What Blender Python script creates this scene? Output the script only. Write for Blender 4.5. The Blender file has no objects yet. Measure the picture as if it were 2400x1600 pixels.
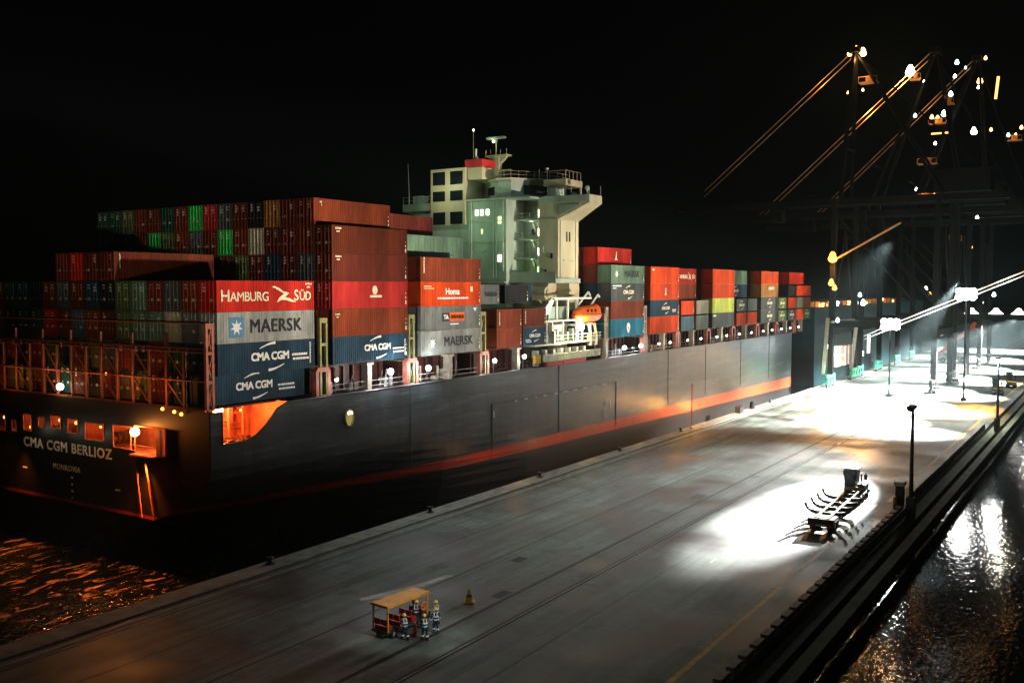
import bpy, bmesh, math, random
from mathutils import Vector, Matrix
random.seed(7)
sc = bpy.context.scene
COL = sc.collection
R = math.radians

# ------------------------------------------------------------------ camera
cam = bpy.data.cameras.new('camera'); cam_ob = bpy.data.objects.new('camera', cam); COL.objects.link(cam_ob)
cam.sensor_width = 36.0; cam.lens = 36.0*2230/2400; cam.clip_start = .5; cam.clip_end = 6000
cam_ob.location = (0, 0, 24.6)
yaw, pit = R(32.94), math.atan(128/2230)
fwd = Vector((math.cos(yaw)*math.cos(pit), math.sin(yaw)*math.cos(pit), -math.sin(pit)))
cam_ob.rotation_euler = fwd.to_track_quat('-Z', 'Y').to_euler()
sc.camera = cam_ob

# ------------------------------------------------------------------ world: night sky
w = bpy.data.worlds.new('World'); sc.world = w; w.use_nodes = True
nt = w.node_tree; nt.nodes.clear()
wo = nt.nodes.new('ShaderNodeOutputWorld'); bg = nt.nodes.new('ShaderNodeBackground'); sky = nt.nodes.new('ShaderNodeTexSky')
sky.sky_type = 'NISHITA'; sky.sun_disc = False; sky.sun_elevation = R(-6); sky.sun_rotation = R(200); sky.air_density = 1.0; sky.dust_density = .3
nt.links.new(sky.outputs[0], bg.inputs[0]); bg.inputs[1].default_value = .006
nt.links.new(bg.outputs[0], wo.inputs[0])
moon = bpy.data.lights.new('moonlight', 'SUN'); moon.energy = .012; moon.angle = R(.5); moon.color = (.75, .85, 1)
mo = bpy.data.objects.new('moonlight', moon); COL.objects.link(mo); mo.rotation_euler = (R(50), 0, R(-110))

vs = sc.view_settings
vs.view_transform = 'Standard'; vs.look = 'None'; vs.exposure = 0; vs.gamma = 1; vs.use_curve_mapping = False
cy = sc.cycles
cy.max_bounces = 4; cy.diffuse_bounces = 2; cy.glossy_bounces = 3; cy.transmission_bounces = 2; cy.volume_bounces = 0
cy.caustics_reflective = False; cy.caustics_refractive = False; cy.sample_clamp_indirect = 3; cy.use_denoising = True

# ------------------------------------------------------------------ floodlights of the terminal and added washes
def spot(name, loc, target, power, half_deg, blend=.6, color=(1, .95, .86), radius=.4):
    l = bpy.data.lights.new(name, 'SPOT'); l.energy = power; l.spot_size = R(2*half_deg); l.spot_blend = blend
    l.color = color; l.shadow_soft_size = radius
    o = bpy.data.objects.new(name, l); COL.objects.link(o); o.location = loc
    o.rotation_euler = (Vector(target)-Vector(loc)).to_track_quat('-Z', 'Y').to_euler(); return o
def point(name, loc, power, color=(1, .95, .86), radius=.25):
    l = bpy.data.lights.new(name, 'POINT'); l.energy = power; l.color = color; l.shadow_soft_size = radius
    o = bpy.data.objects.new(name, l); COL.objects.link(o); o.location = loc; return o
WARM = (1, .85, .68); COOL = (.86, .97, 1); AMBER = (1, .42, .08); RED = (1, .2, .04)
# unseen floodlights on the camera side, standing low and shining up on the ship's tiers
for (x, y, tx, tz, pw, ha) in ((54, -14, 62, 26, 2.9e5, 12.5), (74, -13, 80, 27, 3.3e5, 13), (96, -10, 101, 26, 3.1e5, 12.5), (120, -7, 124, 30, 4.0e5, 14),
                          (146, -3, 143, 26, 3.2e5, 12), (172, 1, 163, 26, 3.2e5, 12), (200, 4, 186, 26, 3.2e5, 12), (232, 7, 215, 25, 3.6e5, 13)):
    spot('unseen_floodlight', (x, y, 13), (tx, 70, tz), pw, ha, 1, WARM, .8)
# unseen washes added: amber on the stacks' stern faces, weak on hull and near quay
spot('unseen_floodlight', (12, 20, 16), (63, 90, 32), 4.2e4, 12, 1, (1, .78, .5), .8)
spot('added_wash_light', (110, -8, 36), (124, 70, 13), 3.8e4, 30, 1, (.78, .93, 1), .8)
spot('added_wash_light', (30, 6, 30), (64, 42, 0), 8e3, 22, 1, (.88, 1, .9), .8)
# crane floodlights over the apron
spot('crane_floodlight', (197, 27.2, 25.5), (107, 29.8, 0), 5.6e6, 4.3, .55, (1, .97, .93), .35)
spot('crane_floodlight', (200, 40, 34), (119, 42, 0), 5.2e5, 12.5, 1, (.98, 1, .96), .6)
spot('crane_floodlight', (212, 42, 34), (104, 45, 0), 9e4, 14, 1, (.9, 1, .92), .6)
for (x, z, pw) in ((184,14.2,6e5),(214,14.2,1.3e6),(246,14.2,1.2e6),(284,14.2,1.1e6),(320,14,1.1e6),(362,14,1.1e6),(412,14,1.1e6)):
    spot('crane_floodlight', (x, 32, z), (x-3, 41, 0), pw, 46, .7, (1, .97, .93), .5)
    spot('crane_floodlight', (x-12, 21.6, z), (x-13, 31, 0), pw*.42, 36, .7, (1, .97, .93), .5)
spot('crane_floodlight', (240, 55, 14), (236, 58, 0), 1.2e5, 46, .7, (.9, .98, 1), .5)
spot('crane_floodlight', (232, 54.5, 12), (212, 53, 0), 1.1e5, 40, .8, AMBER, .5)
spot('crane_floodlight', (226, 24, 14), (212, 29, 0), 1.1e5, 30, .8, AMBER, .5)
spot('quay_floodlight', (196, 22.4, 20), (196, 29, 0), 4e4, 50, .6, (1, .96, .9), .6)

# ------------------------------------------------------------------ materials
MATS = {}
def mat(name, col, rough=.6, metal=0., var=.25, scale=.6, spec=.4, bump=0., streak=0.):
    if name in MATS: return MATS[name]
    m = bpy.data.materials.new(name); m.use_nodes = True; MATS[name] = m
    t = m.node_tree; N = t.nodes; b = N['Principled BSDF']
    b.inputs['Roughness'].default_value = rough; b.inputs['Metallic'].default_value = metal
    b.inputs['Specular IOR Level'].default_value = spec
    tc = N.new('ShaderNodeTexCoord'); no = N.new('ShaderNodeTexNoise'); no.inputs['Scale'].default_value = scale; no.inputs['Detail'].default_value = 6
    src = tc.outputs['Object']
    if streak:
        mp = N.new('ShaderNodeMapping'); mp.inputs['Scale'].default_value = (1, 1, streak); t.links.new(src, mp.inputs[0]); src = mp.outputs[0]
    t.links.new(src, no.inputs['Vector'])
    mr = N.new('ShaderNodeMapRange'); mr.inputs['From Min'].default_value = .3; mr.inputs['From Max'].default_value = .7
    mr.inputs['To Min'].default_value = 1-var; mr.inputs['To Max'].default_value = 1+var*.5
    t.links.new(no.outputs[0], mr.inputs['Value'])
    hs = N.new('ShaderNodeMix'); hs.data_type = 'RGBA'; hs.blend_type = 'MULTIPLY'; hs.inputs['Factor'].default_value = 1
    hs.inputs['A'].default_value = (*col, 1); t.links.new(mr.outputs[0], hs.inputs['B'])
    t.links.new(hs.outputs['Result'], b.inputs['Base Color'])
    if bump:
        bp = N.new('ShaderNodeBump'); bp.inputs['Strength'].default_value = bump; t.links.new(no.outputs[0], bp.inputs['Height']); t.links.new(bp.outputs[0], b.inputs['Normal'])
    return m
def emis(name, col, strength):
    if name in MATS: return MATS[name]
    m = bpy.data.materials.new(name); m.use_nodes = True; MATS[name] = m
    N = m.node_tree.nodes; b = N['Principled BSDF']; b.inputs['Base Color'].default_value = (.02, .02, .02, 1)
    b.inputs['Emission Color'].default_value = (*col, 1); b.inputs['Emission Strength'].default_value = strength
    return m
def paint(name, col, rust=.55):
    """container paint: base colour, vertical dirt streaks and rust blotches"""
    if name in MATS: return MATS[name]
    m = mat(name, col, .6, 0, .42, .9, .18, 0, .22)
    t = m.node_tree; N = t.nodes; b = N['Principled BSDF']
    tc = N.new('ShaderNodeTexCoord'); oi = N.new('ShaderNodeObjectInfo'); ad = N.new('ShaderNodeVectorMath'); ad.operation = 'ADD'
    sc_ = N.new('ShaderNodeVectorMath'); sc_.operation = 'SCALE'; sc_.inputs[0].default_value = (37, 91, 53); t.links.new(oi.outputs['Random'], sc_.inputs['Scale'])
    t.links.new(tc.outputs['Object'], ad.inputs[0]); t.links.new(sc_.outputs[0], ad.inputs[1])
    no = N.new('ShaderNodeTexNoise'); no.inputs['Scale'].default_value = 1.1; no.inputs['Detail'].default_value = 8; no.inputs['Roughness'].default_value = .7
    t.links.new(ad.outputs[0], no.inputs['Vector'])
    rp = N.new('ShaderNodeMapRange'); rp.inputs['From Min'].default_value = .56; rp.inputs['From Max'].default_value = .72; rp.inputs['To Max'].default_value = rust
    t.links.new(no.outputs[0], rp.inputs['Value'])
    mx = N.new('ShaderNodeMix'); mx.data_type = 'RGBA'; mx.inputs['B'].default_value = (.09, .035, .015, 1)
    old = b.inputs['Base Color'].links[0].from_socket
    t.links.new(rp.outputs[0], mx.inputs['Factor']); t.links.new(old, mx.inputs['A'])
    # each box weathers differently
    hv = N.new('ShaderNodeHueSaturation'); mr = N.new('ShaderNodeMapRange'); mr.inputs['To Min'].default_value = .82; mr.inputs['To Max'].default_value = 1.12
    t.links.new(oi.outputs['Random'], mr.inputs['Value']); t.links.new(mr.outputs[0], hv.inputs['Value'])
    t.links.new(mx.outputs['Result'], hv.inputs['Color']); t.links.new(hv.outputs[0], b.inputs['Base Color'])
    return m

PAINT = {
 'bright red': (0.46, 0.02, 0.011), 'dark red': (0.16, 0.028, 0.015), 'brown': (0.115, 0.021, 0.007), 'rust brown': (0.2, 0.038, 0.012),
 'orange': (0.6, 0.06, 0.006), 'pale grey': (0.27, 0.29, 0.275), 'grey': (0.15, 0.165, 0.16), 'dark grey': (.075, .085, .085),
 'navy blue': (0.014, 0.045, 0.075), 'teal blue': (.012, .13, .19), 'blue grey': (.08, .14, .18), 'green': (0.035, 0.52, 0.09),
 'olive green': (.10, .14, .05), 'ochre': (.38, .17, .04), 'lime yellow': (.42, .50, .10), 'cream': (.46, .44, .33), 'black': (.012, .013, .014),
 'dark green': (.015, .07, .045), 'grey green': (0.13, 0.22, 0.15), 'crimson': (0.44, 0.028, 0.024)}
for k, c in PAINT.items(): paint('paint_'+k.replace(' ', '_'), c)
def P(k): return MATS['paint_'+k.replace(' ', '_')]
WHITE = mat('white_marking', (.75, .75, .72), .5, 0, .15, 3)
CREAMY = mat('cream_marking', (.8, .72, .5), .5, 0, .15, 3)
DARKMARK = mat('dark_marking', (.01, .012, .02), .5, 0, .1, 3)
BLUEMARK = mat('blue_marking', (.08, .22, .38), .5, 0, .15, 3)
STEEL = mat('galvanised_steel', (.32, .32, .31), .45, .3, .25, 3)
GALV = mat('pale_steel_paint', (.36, .31, .24), .5, 0, .3, 1.5)
SALMON = mat('salmon_primer_paint', (.42, .14, .1), .55, 0, .35, 1.2)
OXIDE = mat('red_oxide_paint', (.06, .016, .011), .6, 0, .35, .7)
SHIPW = mat('ship_white_paint', (.33, .40, .33), .5, 0, .4, .3, .4, 0, .3)
SHIPC = mat('ship_cream_paint', (.48, .42, .27), .5, 0, .25, .35, .4, 0, .3)
DGLASS = mat('dark_glass', (.008, .011, .014), .12, 0, .1, 2, .5)
RUBBER = mat('black_rubber', (.012, .012, .012), .8, 0, .3, 4)
DARKST = mat('dark_steel_paint', (.03, .034, .038), .5, 0, .3, 1)
TEALST = mat('dark_teal_paint', (.012, .05, .06), .4, 0, .3, .4)
YELLOW = mat('safety_yellow_paint', (.62, .36, .03), .5, 0, .25, 2)
ORANGE = mat('orange_paint', (.72, .12, .015), .45, 0, .2, 2)
REDPT = mat('red_paint', (.55, .03, .02), .5, 0, .2, 2)
GREENPT = mat('bogie_green_paint', (.04, .42, .2), .5, 0, .35, 1.5)
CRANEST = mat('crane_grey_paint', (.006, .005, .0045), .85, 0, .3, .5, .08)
LAMPW = emis('lamp_white', (1, .97, .92), 12); LAMPC = emis('lamp_cool', (.6, .92, 1), 9); LAMPA = emis('lamp_amber', (1, .5, .14), 9)
LAMPS = emis('lamp_sodium', (1, .36, .06), 5); LAMPR = emis('lamp_red_sodium', (1, .25, .04), 14); LITWIN = emis('lit_window', (1, 1, .72), 5.5); LITG = emis('lit_window_green', (.7, 1, .3), 3.0)
LAMPBIG = emis('lamp_blazing', (1, .98, .95), 25)

# ------------------------------------------------------------------ mesh helpers
class MB:
    def __init__(s): s.v = []; s.f = []; s.m = []; s.cur = 0
    def mi(s, i): s.cur = i; return s
    def add(s, vs_, fs):
        o = len(s.v); s.v += [tuple(p) for p in vs_]
        for f in fs: s.f.append(tuple(i+o for i in f)); s.m.append(s.cur)
        return s
    def box(s, x0, x1, y0, y1, z0, z1):
        return s.add([(x0,y0,z0),(x1,y0,z0),(x1,y1,z0),(x0,y1,z0),(x0,y0,z1),(x1,y0,z1),(x1,y1,z1),(x0,y1,z1)],
                     [(0,3,2,1),(4,5,6,7),(0,1,5,4),(1,2,6,5),(2,3,7,6),(3,0,4,7)])
    def obox(s, c, size, mtx):
        hx, hy, hz = [q/2 for q in size]; c = Vector(c)
        vs_ = [c+mtx@Vector((a*hx, b*hy, d*hz)) for d in (-1,1) for a,b in ((-1,-1),(1,-1),(1,1),(-1,1))]
        return s.add(vs_, [(0,3,2,1),(4,5,6,7),(0,1,5,4),(1,2,6,5),(2,3,7,6),(3,0,4,7)])
    def bar(s, p, q, a, b=None):
        p, q = Vector(p), Vector(q); d = q-p; b = b or a
        return s.obox((p+q)/2, (a, b, d.length), d.to_track_quat('Z', 'Y').to_matrix())
    def tube(s, p, q, r, n=8, r2=None):
        p, q = Vector(p), Vector(q); m = (q-p).to_track_quat('Z', 'Y').to_matrix(); r2 = r if r2 is None else r2
        vs_ = [p+m@Vector((r*math.cos(2*math.pi*i/n), r*math.sin(2*math.pi*i/n), 0)) for i in range(n)]
        vs_ += [q+m@Vector((r2*math.cos(2*math.pi*i/n), r2*math.sin(2*math.pi*i/n), 0)) for i in range(n)]
        return s.add(vs_, [(i,(i+1)%n,n+(i+1)%n,n+i) for i in range(n)]+[tuple(range(n-1,-1,-1)), tuple(range(n,2*n))])
    def path(s, pts, r, n=6):
        for a, b in zip(pts, pts[1:]): s.tube(a, b, r, n)
        return s
    def ball(s, c, r, n=10, k=6, sz=1.):
        c = Vector(c); vs_ = [c+Vector((0,0,r*sz))]
        for j in range(1, k):
            t = math.pi*j/k
            vs_ += [c+Vector((r*math.sin(t)*math.cos(2*math.pi*i/n), r*math.sin(t)*math.sin(2*math.pi*i/n), r*sz*math.cos(t))) for i in range(n)]
        vs_.append(c-Vector((0,0,r*sz))); L = len(vs_)-1
        fs = [(0,1+i,1+(i+1)%n) for i in range(n)]
        for j in range(k-2):
            a, b = 1+j*n, 1+(j+1)*n
            fs += [(a+i,b+i,b+(i+1)%n,a+(i+1)%n) for i in range(n)]
        a = 1+(k-2)*n
        fs += [(L,a+(i+1)%n,a+i) for i in range(n)]
        return s.add(vs_, fs)
    def prism(s, poly, axis, a, b):
        """polygon given in the two other axes (in xyz order), extruded from a to b along axis"""
        def pt(p, c): l = list(p); l.insert(axis, c); return tuple(l)
        n = len(poly)
        return s.add([pt(p, a) for p in poly]+[pt(p, b) for p in poly],
                     [tuple(range(n-1,-1,-1)), tuple(range(n,2*n))]+[(i,(i+1)%n,n+(i+1)%n,n+i) for i in range(n)])
    def mesh(s, name, mats):
        me = bpy.data.meshes.new(name); me.from_pydata(s.v, [], s.f)
        for m in (mats if isinstance(mats, (list, tuple)) else [mats]): me.materials.append(m)
        me.polygons.foreach_set('material_index', s.m)
        bm = bmesh.new(); bm.from_mesh(me); bmesh.ops.recalc_face_normals(bm, faces=bm.faces); bm.to_mesh(me); bm.free(); me.update()
        return me
    def build(s, name, mats, parent=None, loc=(0,0,0), smooth=False, rot=None):
        me = s.mesh(name, mats); o = bpy.data.objects.new(name, me); COL.objects.link(o); o.location = loc
        if rot: o.rotation_euler = rot
        if parent: o.parent = parent
        if smooth:
            for p in me.polygons: p.use_smooth = True
        return o
def tag(o, label, cat, group=None):
    o['label'] = label; o['category'] = cat
    if group: o['group'] = group
    return o
def empty(name, loc, label, cat, group=None, rot=0):
    o = bpy.data.objects.new(name, None); COL.objects.link(o); o.location = loc; o.rotation_euler = (0, 0, rot); o.empty_display_size = .5
    return tag(o, label, cat, group)
def struct(o, kind='structure'): o['kind'] = kind; return o
def copy_tree(o, parent=None):
    c = o.copy(); COL.objects.link(c)
    if parent: c.parent = parent
    for ch in list(o.children): copy_tree(ch, c)
    return c
DG = None
def text(body, size, material, parent, loc, rot, name='lettering', align='CENTER', sx=1., bold=0., extr=.008, space=1.):
    cu = bpy.data.curves.new(name, 'FONT'); cu.body = body; cu.size = size; cu.align_x = align; cu.align_y = 'CENTER'; cu.extrude = extr
    cu.space_character = space; cu.resolution_u = 3
    tmp = bpy.data.objects.new('tmp', cu); COL.objects.link(tmp)
    dg = bpy.context.evaluated_depsgraph_get(); dg.update()
    me = bpy.data.meshes.new_from_object(tmp.evaluated_get(dg)); bpy.data.objects.remove(tmp); bpy.data.curves.remove(cu)
    me.materials.clear()
    if bold > 0:        # heavier strokes: the same letters laid over one another, a little aside
        v0 = [v.co.copy() for v in me.vertices]; f0 = [tuple(p.vertices) for p in me.polygons]; bpy.data.meshes.remove(me); V_ = []; F_ = []
        for k, (dx, dy) in enumerate(((-bold, -bold), (bold, -bold), (-bold, bold), (bold, bold))):
            F_ += [tuple(i+len(V_) for i in f) for f in f0]; V_ += [(c.x+dx, c.y+dy, c.z+.0015*k) for c in v0]
        me = bpy.data.meshes.new(name); me.from_pydata(V_, [], F_)
    me.materials.append(material); me.name = name
    o = bpy.data.objects.new(name, me); COL.objects.link(o); o.parent = parent; o.location = loc; o.rotation_euler = rot; o.scale = (sx, 1, 1)
    return o
SIDE = (R(90), 0, 0); AFT = (R(90), 0, R(-90))

# ------------------------------------------------------------------ setting: water and quay
def sheet(x0, x1, y0, y1, z): return MB().add([(x0,y0,z),(x1,y0,z),(x1,y1,z),(x0,y1,z)], [(0,1,2,3)])
wm = bpy.data.materials.new('harbour_water'); wm.use_nodes = True
N = wm.node_tree.nodes; L = wm.node_tree.links; b = N['Principled BSDF']
b.inputs['Base Color'].default_value = (.002, .004, .005, 1); b.inputs['Roughness'].default_value = .06; b.inputs['IOR'].default_value = 1.33
tc = N.new('ShaderNodeTexCoord'); mp = N.new('ShaderNodeMapping'); mp.inputs['Rotation'].default_value = (0, 0, R(25)); mp.inputs['Scale'].default_value = (1, 1.8, 1)
n1 = N.new('ShaderNodeTexNoise'); n1.inputs['Scale'].default_value = 1.3; n1.inputs['Detail'].default_value = 2; n1.inputs['Distortion'].default_value = .6
n2 = N.new('ShaderNodeTexNoise'); n2.inputs['Scale'].default_value = .12; n2.inputs['Detail'].default_value = 2
ad = N.new('ShaderNodeMath'); ad.operation = 'MULTIPLY_ADD'; ad.inputs[1].default_value = 2.0
bp = N.new('ShaderNodeBump'); bp.inputs['Strength'].default_value = .5
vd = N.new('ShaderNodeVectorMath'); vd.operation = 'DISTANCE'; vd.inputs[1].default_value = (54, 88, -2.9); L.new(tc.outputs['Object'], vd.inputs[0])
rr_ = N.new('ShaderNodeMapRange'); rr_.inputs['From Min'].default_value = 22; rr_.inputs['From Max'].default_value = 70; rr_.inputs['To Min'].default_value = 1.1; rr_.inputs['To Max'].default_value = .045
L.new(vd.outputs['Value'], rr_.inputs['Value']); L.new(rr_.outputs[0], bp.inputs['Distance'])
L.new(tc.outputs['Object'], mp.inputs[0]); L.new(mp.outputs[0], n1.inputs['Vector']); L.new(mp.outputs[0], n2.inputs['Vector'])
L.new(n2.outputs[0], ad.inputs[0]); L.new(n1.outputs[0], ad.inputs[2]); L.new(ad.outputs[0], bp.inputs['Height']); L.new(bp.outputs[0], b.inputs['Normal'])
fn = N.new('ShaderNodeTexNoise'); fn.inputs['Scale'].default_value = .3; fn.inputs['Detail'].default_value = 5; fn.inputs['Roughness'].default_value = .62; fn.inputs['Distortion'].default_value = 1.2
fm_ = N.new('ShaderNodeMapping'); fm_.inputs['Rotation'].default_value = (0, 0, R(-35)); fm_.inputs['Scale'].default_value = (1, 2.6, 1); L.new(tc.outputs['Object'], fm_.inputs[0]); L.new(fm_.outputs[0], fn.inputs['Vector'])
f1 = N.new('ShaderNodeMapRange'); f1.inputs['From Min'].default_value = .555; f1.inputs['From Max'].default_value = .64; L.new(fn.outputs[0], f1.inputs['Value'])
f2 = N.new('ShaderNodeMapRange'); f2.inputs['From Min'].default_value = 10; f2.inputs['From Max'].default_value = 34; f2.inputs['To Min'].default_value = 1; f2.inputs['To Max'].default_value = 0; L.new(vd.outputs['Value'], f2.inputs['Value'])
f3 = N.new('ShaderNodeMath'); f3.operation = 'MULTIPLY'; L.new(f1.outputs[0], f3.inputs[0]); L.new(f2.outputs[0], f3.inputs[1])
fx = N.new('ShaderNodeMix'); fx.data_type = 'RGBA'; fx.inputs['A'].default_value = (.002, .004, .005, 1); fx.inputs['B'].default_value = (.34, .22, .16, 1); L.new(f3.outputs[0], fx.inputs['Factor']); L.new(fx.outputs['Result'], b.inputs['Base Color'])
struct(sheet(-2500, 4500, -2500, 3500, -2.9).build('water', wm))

qm = bpy.data.materials.new('quay_concrete'); qm.use_nodes = True
N = qm.node_tree.nodes; L = qm.node_tree.links; b = N['Principled BSDF']; b.inputs['Roughness'].default_value = .72
tc = N.new('ShaderNodeTexCoord')
def noise(scale, det=6, stretch=None):
    n = N.new('ShaderNodeTexNoise'); n.inputs['Scale'].default_value = scale; n.inputs['Detail'].default_value = det
    if stretch:
        m = N.new('ShaderNodeMapping'); m.inputs['Scale'].default_value = stretch; L.new(tc.outputs['Object'], m.inputs[0]); L.new(m.outputs[0], n.inputs['Vector'])
    else: L.new(tc.outputs['Object'], n.inputs['Vector'])
    return n
a1 = noise(.12, 5); a2 = noise(1.2, 8); a3 = noise(.5, 6, (.12, 1.6, 1))
def rng(src, f0, f1, t0, t1):
    r = N.new('ShaderNodeMapRange'); r.inputs['From Min'].default_value = f0; r.inputs['From Max'].default_value = f1; r.inputs['To Min'].default_value = t0; r.inputs['To Max'].default_value = t1
    L.new(src, r.inputs['Value']); return r.outputs[0]
def mul(x, y):
    m = N.new('ShaderNodeMath'); m.operation = 'MULTIPLY'; L.new(x, m.inputs[0]); L.new(y, m.inputs[1]); return m.outputs[0]
v = mul(mul(rng(a1.outputs[0], .37, .62, .22, 1.45), rng(a2.outputs[0], .3, .7, .8, 1.1)), rng(a3.outputs[0], .35, .65, .6, 1.1))
st_ = noise(.33, 7); v = mul(v, rng(st_.outputs[0], .56, .7, 1.0, .45))
ty = noise(.9, 4, (.03, 1.3, 1)); v = mul(v, rng(ty.outputs[0], .56, .66, 1.0, .6))
# expansion joints of the slabs
br = N.new('ShaderNodeTexBrick'); br.offset = 0; br.inputs['Scale'].default_value = 1; br.inputs['Mortar Size'].default_value = .035; br.inputs['Brick Width'].default_value = 7.5; br.inputs['Row Height'].default_value = 5.0
br.inputs['Color1'].default_value = (1,1,1,1); br.inputs['Color2'].default_value = (.86,.86,.86,1); br.inputs['Mortar'].default_value = (.35,.35,.35,1)
L.new(tc.outputs['Object'], br.inputs['Vector'])
mx = N.new('ShaderNodeMix'); mx.data_type = 'RGBA'; mx.blend_type = 'MULTIPLY'; mx.inputs['Factor'].default_value = .7; mx.inputs['A'].default_value = (.118, .16, .138, 1)
L.new(v, mx.inputs['B']); mx2 = N.new('ShaderNodeMix'); mx2.data_type = 'RGBA'; mx2.blend_type = 'MULTIPLY'; mx2.inputs['Factor'].default_value = .8
mx.inputs['Factor'].default_value = 1
L.new(mx.outputs['Result'], mx2.inputs['A']); L.new(br.outputs['Color'], mx2.inputs['B']); L.new(mx2.outputs['Result'], b.inputs['Base Color'])
L.new(rng(a1.outputs[0], .35, .65, .45, .8), b.inputs['Roughness'])
bp = N.new('ShaderNodeBump'); bp.inputs['Strength'].default_value = .25; L.new(a2.outputs[0], bp.inputs['Height']); L.new(bp.outputs[0], b.inputs['Normal'])
CONC = mat('edge_concrete', (.24, .25, .22), .75, 0, .4, .8, .3, .2)
MOSSY = mat('mossy_concrete', (.12, .14, .09), .85, 0, .45, .5, .3, .3)
PAVEDARK = mat('groove_dark', (.012, .012, .012), .8, 0, .2, 2)
LINEY = mat('worn_yellow_line', (.55, .34, .03), .6, 0, .5, 1.2); LINEW = mat('worn_white_line_and_glint', (.5, .48, .44), .6, 0, .55, .9)
LINEG = mat('worn_green_line', (.10, .22, .06), .6, 0, .5, 1.2)
X0, X1 = -40, 900
m = MB(); m.box(X0, X1, 20.2, 64, -6, 0); struct(m.build('quay', qm))
m = MB(); m.box(X0, X1, 61.6, 63.9, .004, .16); m.box(X0, X1, 60.5, 60.9, .004, .03); struct(m.build('kerb', CONC))
m = MB()
for y, hw_ in ((37.6, .27), (40.65, .17)): m.box(X0, X1, y-hw_, y+hw_, .003, .012)
m.box(X0, X1, 47.35, 47.5, .003, .008); m.box(X0, X1, 54.2, 54.3, .003, .008); m.box(X0, X1, 33.0, 33.07, .003, .008); m.box(X0, X1, 59.9, 60.05, .003, .008)
struct(m.build('track_groove', PAVEDARK))
rl = MB()
for y in (37.6,): rl.box(X0, X1, y-.035, y+.035, .016, .022)
struct(rl.build('track', STEEL))
for (xc, yc, lx, ly, lab) in ((104.9, 41.75, 2.3, 1.3, 'black cable pit hatch flush in the quay near the truck'), (172.5, 41.3, 3.4, 1.9, 'black cable pit hatch flush in the quay, far from the truck by the bright apron'), (62.5, 41.5, 1.8, .9, 'small dark drain hatch in the quay beside the yellow marker'), (71.5, 45.6, 1.6, .9, 'small dark drain hatch in the middle of the empty quay')):
    m = MB(); m.box(-lx/2, lx/2, -ly/2, ly/2, .014, .02); t = tag(m.build('pit_cover', PAVEDARK, None, (xc, yc, 0)), lab, 'hatch', 'hatches in the quay surface')
m = MB(); m.box(X0, 112, 23.1, 23.5, .003, .007); m.box(114, X1, 22.2, 22.6, .003, .007)
struct(m.build('marking_and_glint', LINEY))
m = MB()
for i in range(34): m.box(60+i*1.6, 60.9+i*1.6, 23.65, 23.95, .003, .007)
struct(m.build('marking_and_glint', LINEG))
m = MB()
for i in range(18): m.box(80+i*3.2, 81.6+i*3.2, 30.6, 30.85, .003, .007)
struct(m.build('marking_and_glint', LINEW))
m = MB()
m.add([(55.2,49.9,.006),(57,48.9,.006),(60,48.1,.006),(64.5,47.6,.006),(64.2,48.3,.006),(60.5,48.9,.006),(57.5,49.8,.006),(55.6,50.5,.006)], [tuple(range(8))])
struct(m.build('marking_and_glint', LINEW))  # glint of light on the quay, painted as a pale strip
# landward edge: stepped ledge, kerb blocks, parapet
m = MB(); m.box(X0, X1, 18.9, 20.15, -6, -.85); m.box(X0, X1, 17.3, 18.25, -1.6, -.8); m.box(X0, X1, 18.26, 18.89, -6, -2.0); struct(m.build('quay_ledge', MOSSY))
EDGE = (41.5, 109.5)
blk = MB(); blk.box(0, 1.6, 0, .55, -.02, .46); bm_ = blk.mesh('kerb_block', CONC); n = 0
first = None
x = EDGE[0]; i = 0
while x < EDGE[1]:
    o = bpy.data.objects.new('kerb_block', bm_); COL.objects.link(o); o.location = (x, 20.3, .02)
    tag(o, 'low concrete kerb block on the landward quay edge beyond the yellow line', 'kerb block', 'kerb blocks along the quay edge'); x += 2.25; i += 1
# parapet beyond the lamp post
par = empty('parapet', (114, 20.25, 0), 'low dark parapet with white posts and yellow top rail beside the lamp post', 'barrier')
m = MB(); m.box(0, 68, .05, .2, 0, .78); m.build('panel', DARKST, par)
for k in range(28):
    m = MB(); m.box(-.12, .12, -.06, .3, 0, .86); m.build('post', WHITE, par, (1.2+k*2.45, 0, 0))
m = MB(); m.box(0, 68, .02, .22, .87, .97); m.build('top_rail', LINEY, par)
# bollards and fenders on the ship edge
def bollard(x, lab):
    t = empty('mooring_bollard', (x, 63.1, .16), lab, 'bollard', 'mooring bollards along the ship edge')
    m = MB(); m.tube((0,0,0), (0,0,.08), .45, 12); m.build('base', DARKST, t)
    m = MB(); m.tube((0,0,.08), (0,0,.5), .22, 12, .18); m.tube((0,0,.5), (0,0,.62), .34, 12, .3); m.build('head', DARKST, t, smooth=False)
for x, lab in ((58, 'black iron mooring bollard nearest the stern on the quay edge'), (81, 'black iron mooring bollard below the bright hull lamp'), (104, 'black iron mooring bollard opposite the two short containers'), (127, 'black iron mooring bollard opposite the lifeboat'), (150, 'black iron mooring bollard beside the thin marker pole'), (198, 'black iron mooring bollard between dark box and crane')): bollard(x, lab)
m = MB(); m.box(-.9, .9, -.5, .5, 0, 1.2); m.box(-1., 1., -.6, .6, 1.2, 1.3); m.box(-.5, .5, -.52, -.5, .3, .9)
t = tag(m.build('cable_box', DARKST, None, (178.6, 63, .16)), 'black cable box standing on the ship edge kerb', 'cabinet')
m = MB(); m.tube((0,0,0), (0,0,.9), .5, 10); m.ball((0,0,.95), .5, 10, 6); tag(m.build('fender_drum', RUBBER, None, (186.2, 63, .16)), 'round black drum on the kerb beyond the cable box', 'drum')
t = empty('marker_pole', (154.3, 62.9, .16), 'thin orange lit marker pole standing on the kerb against the hull', 'pole')
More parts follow.
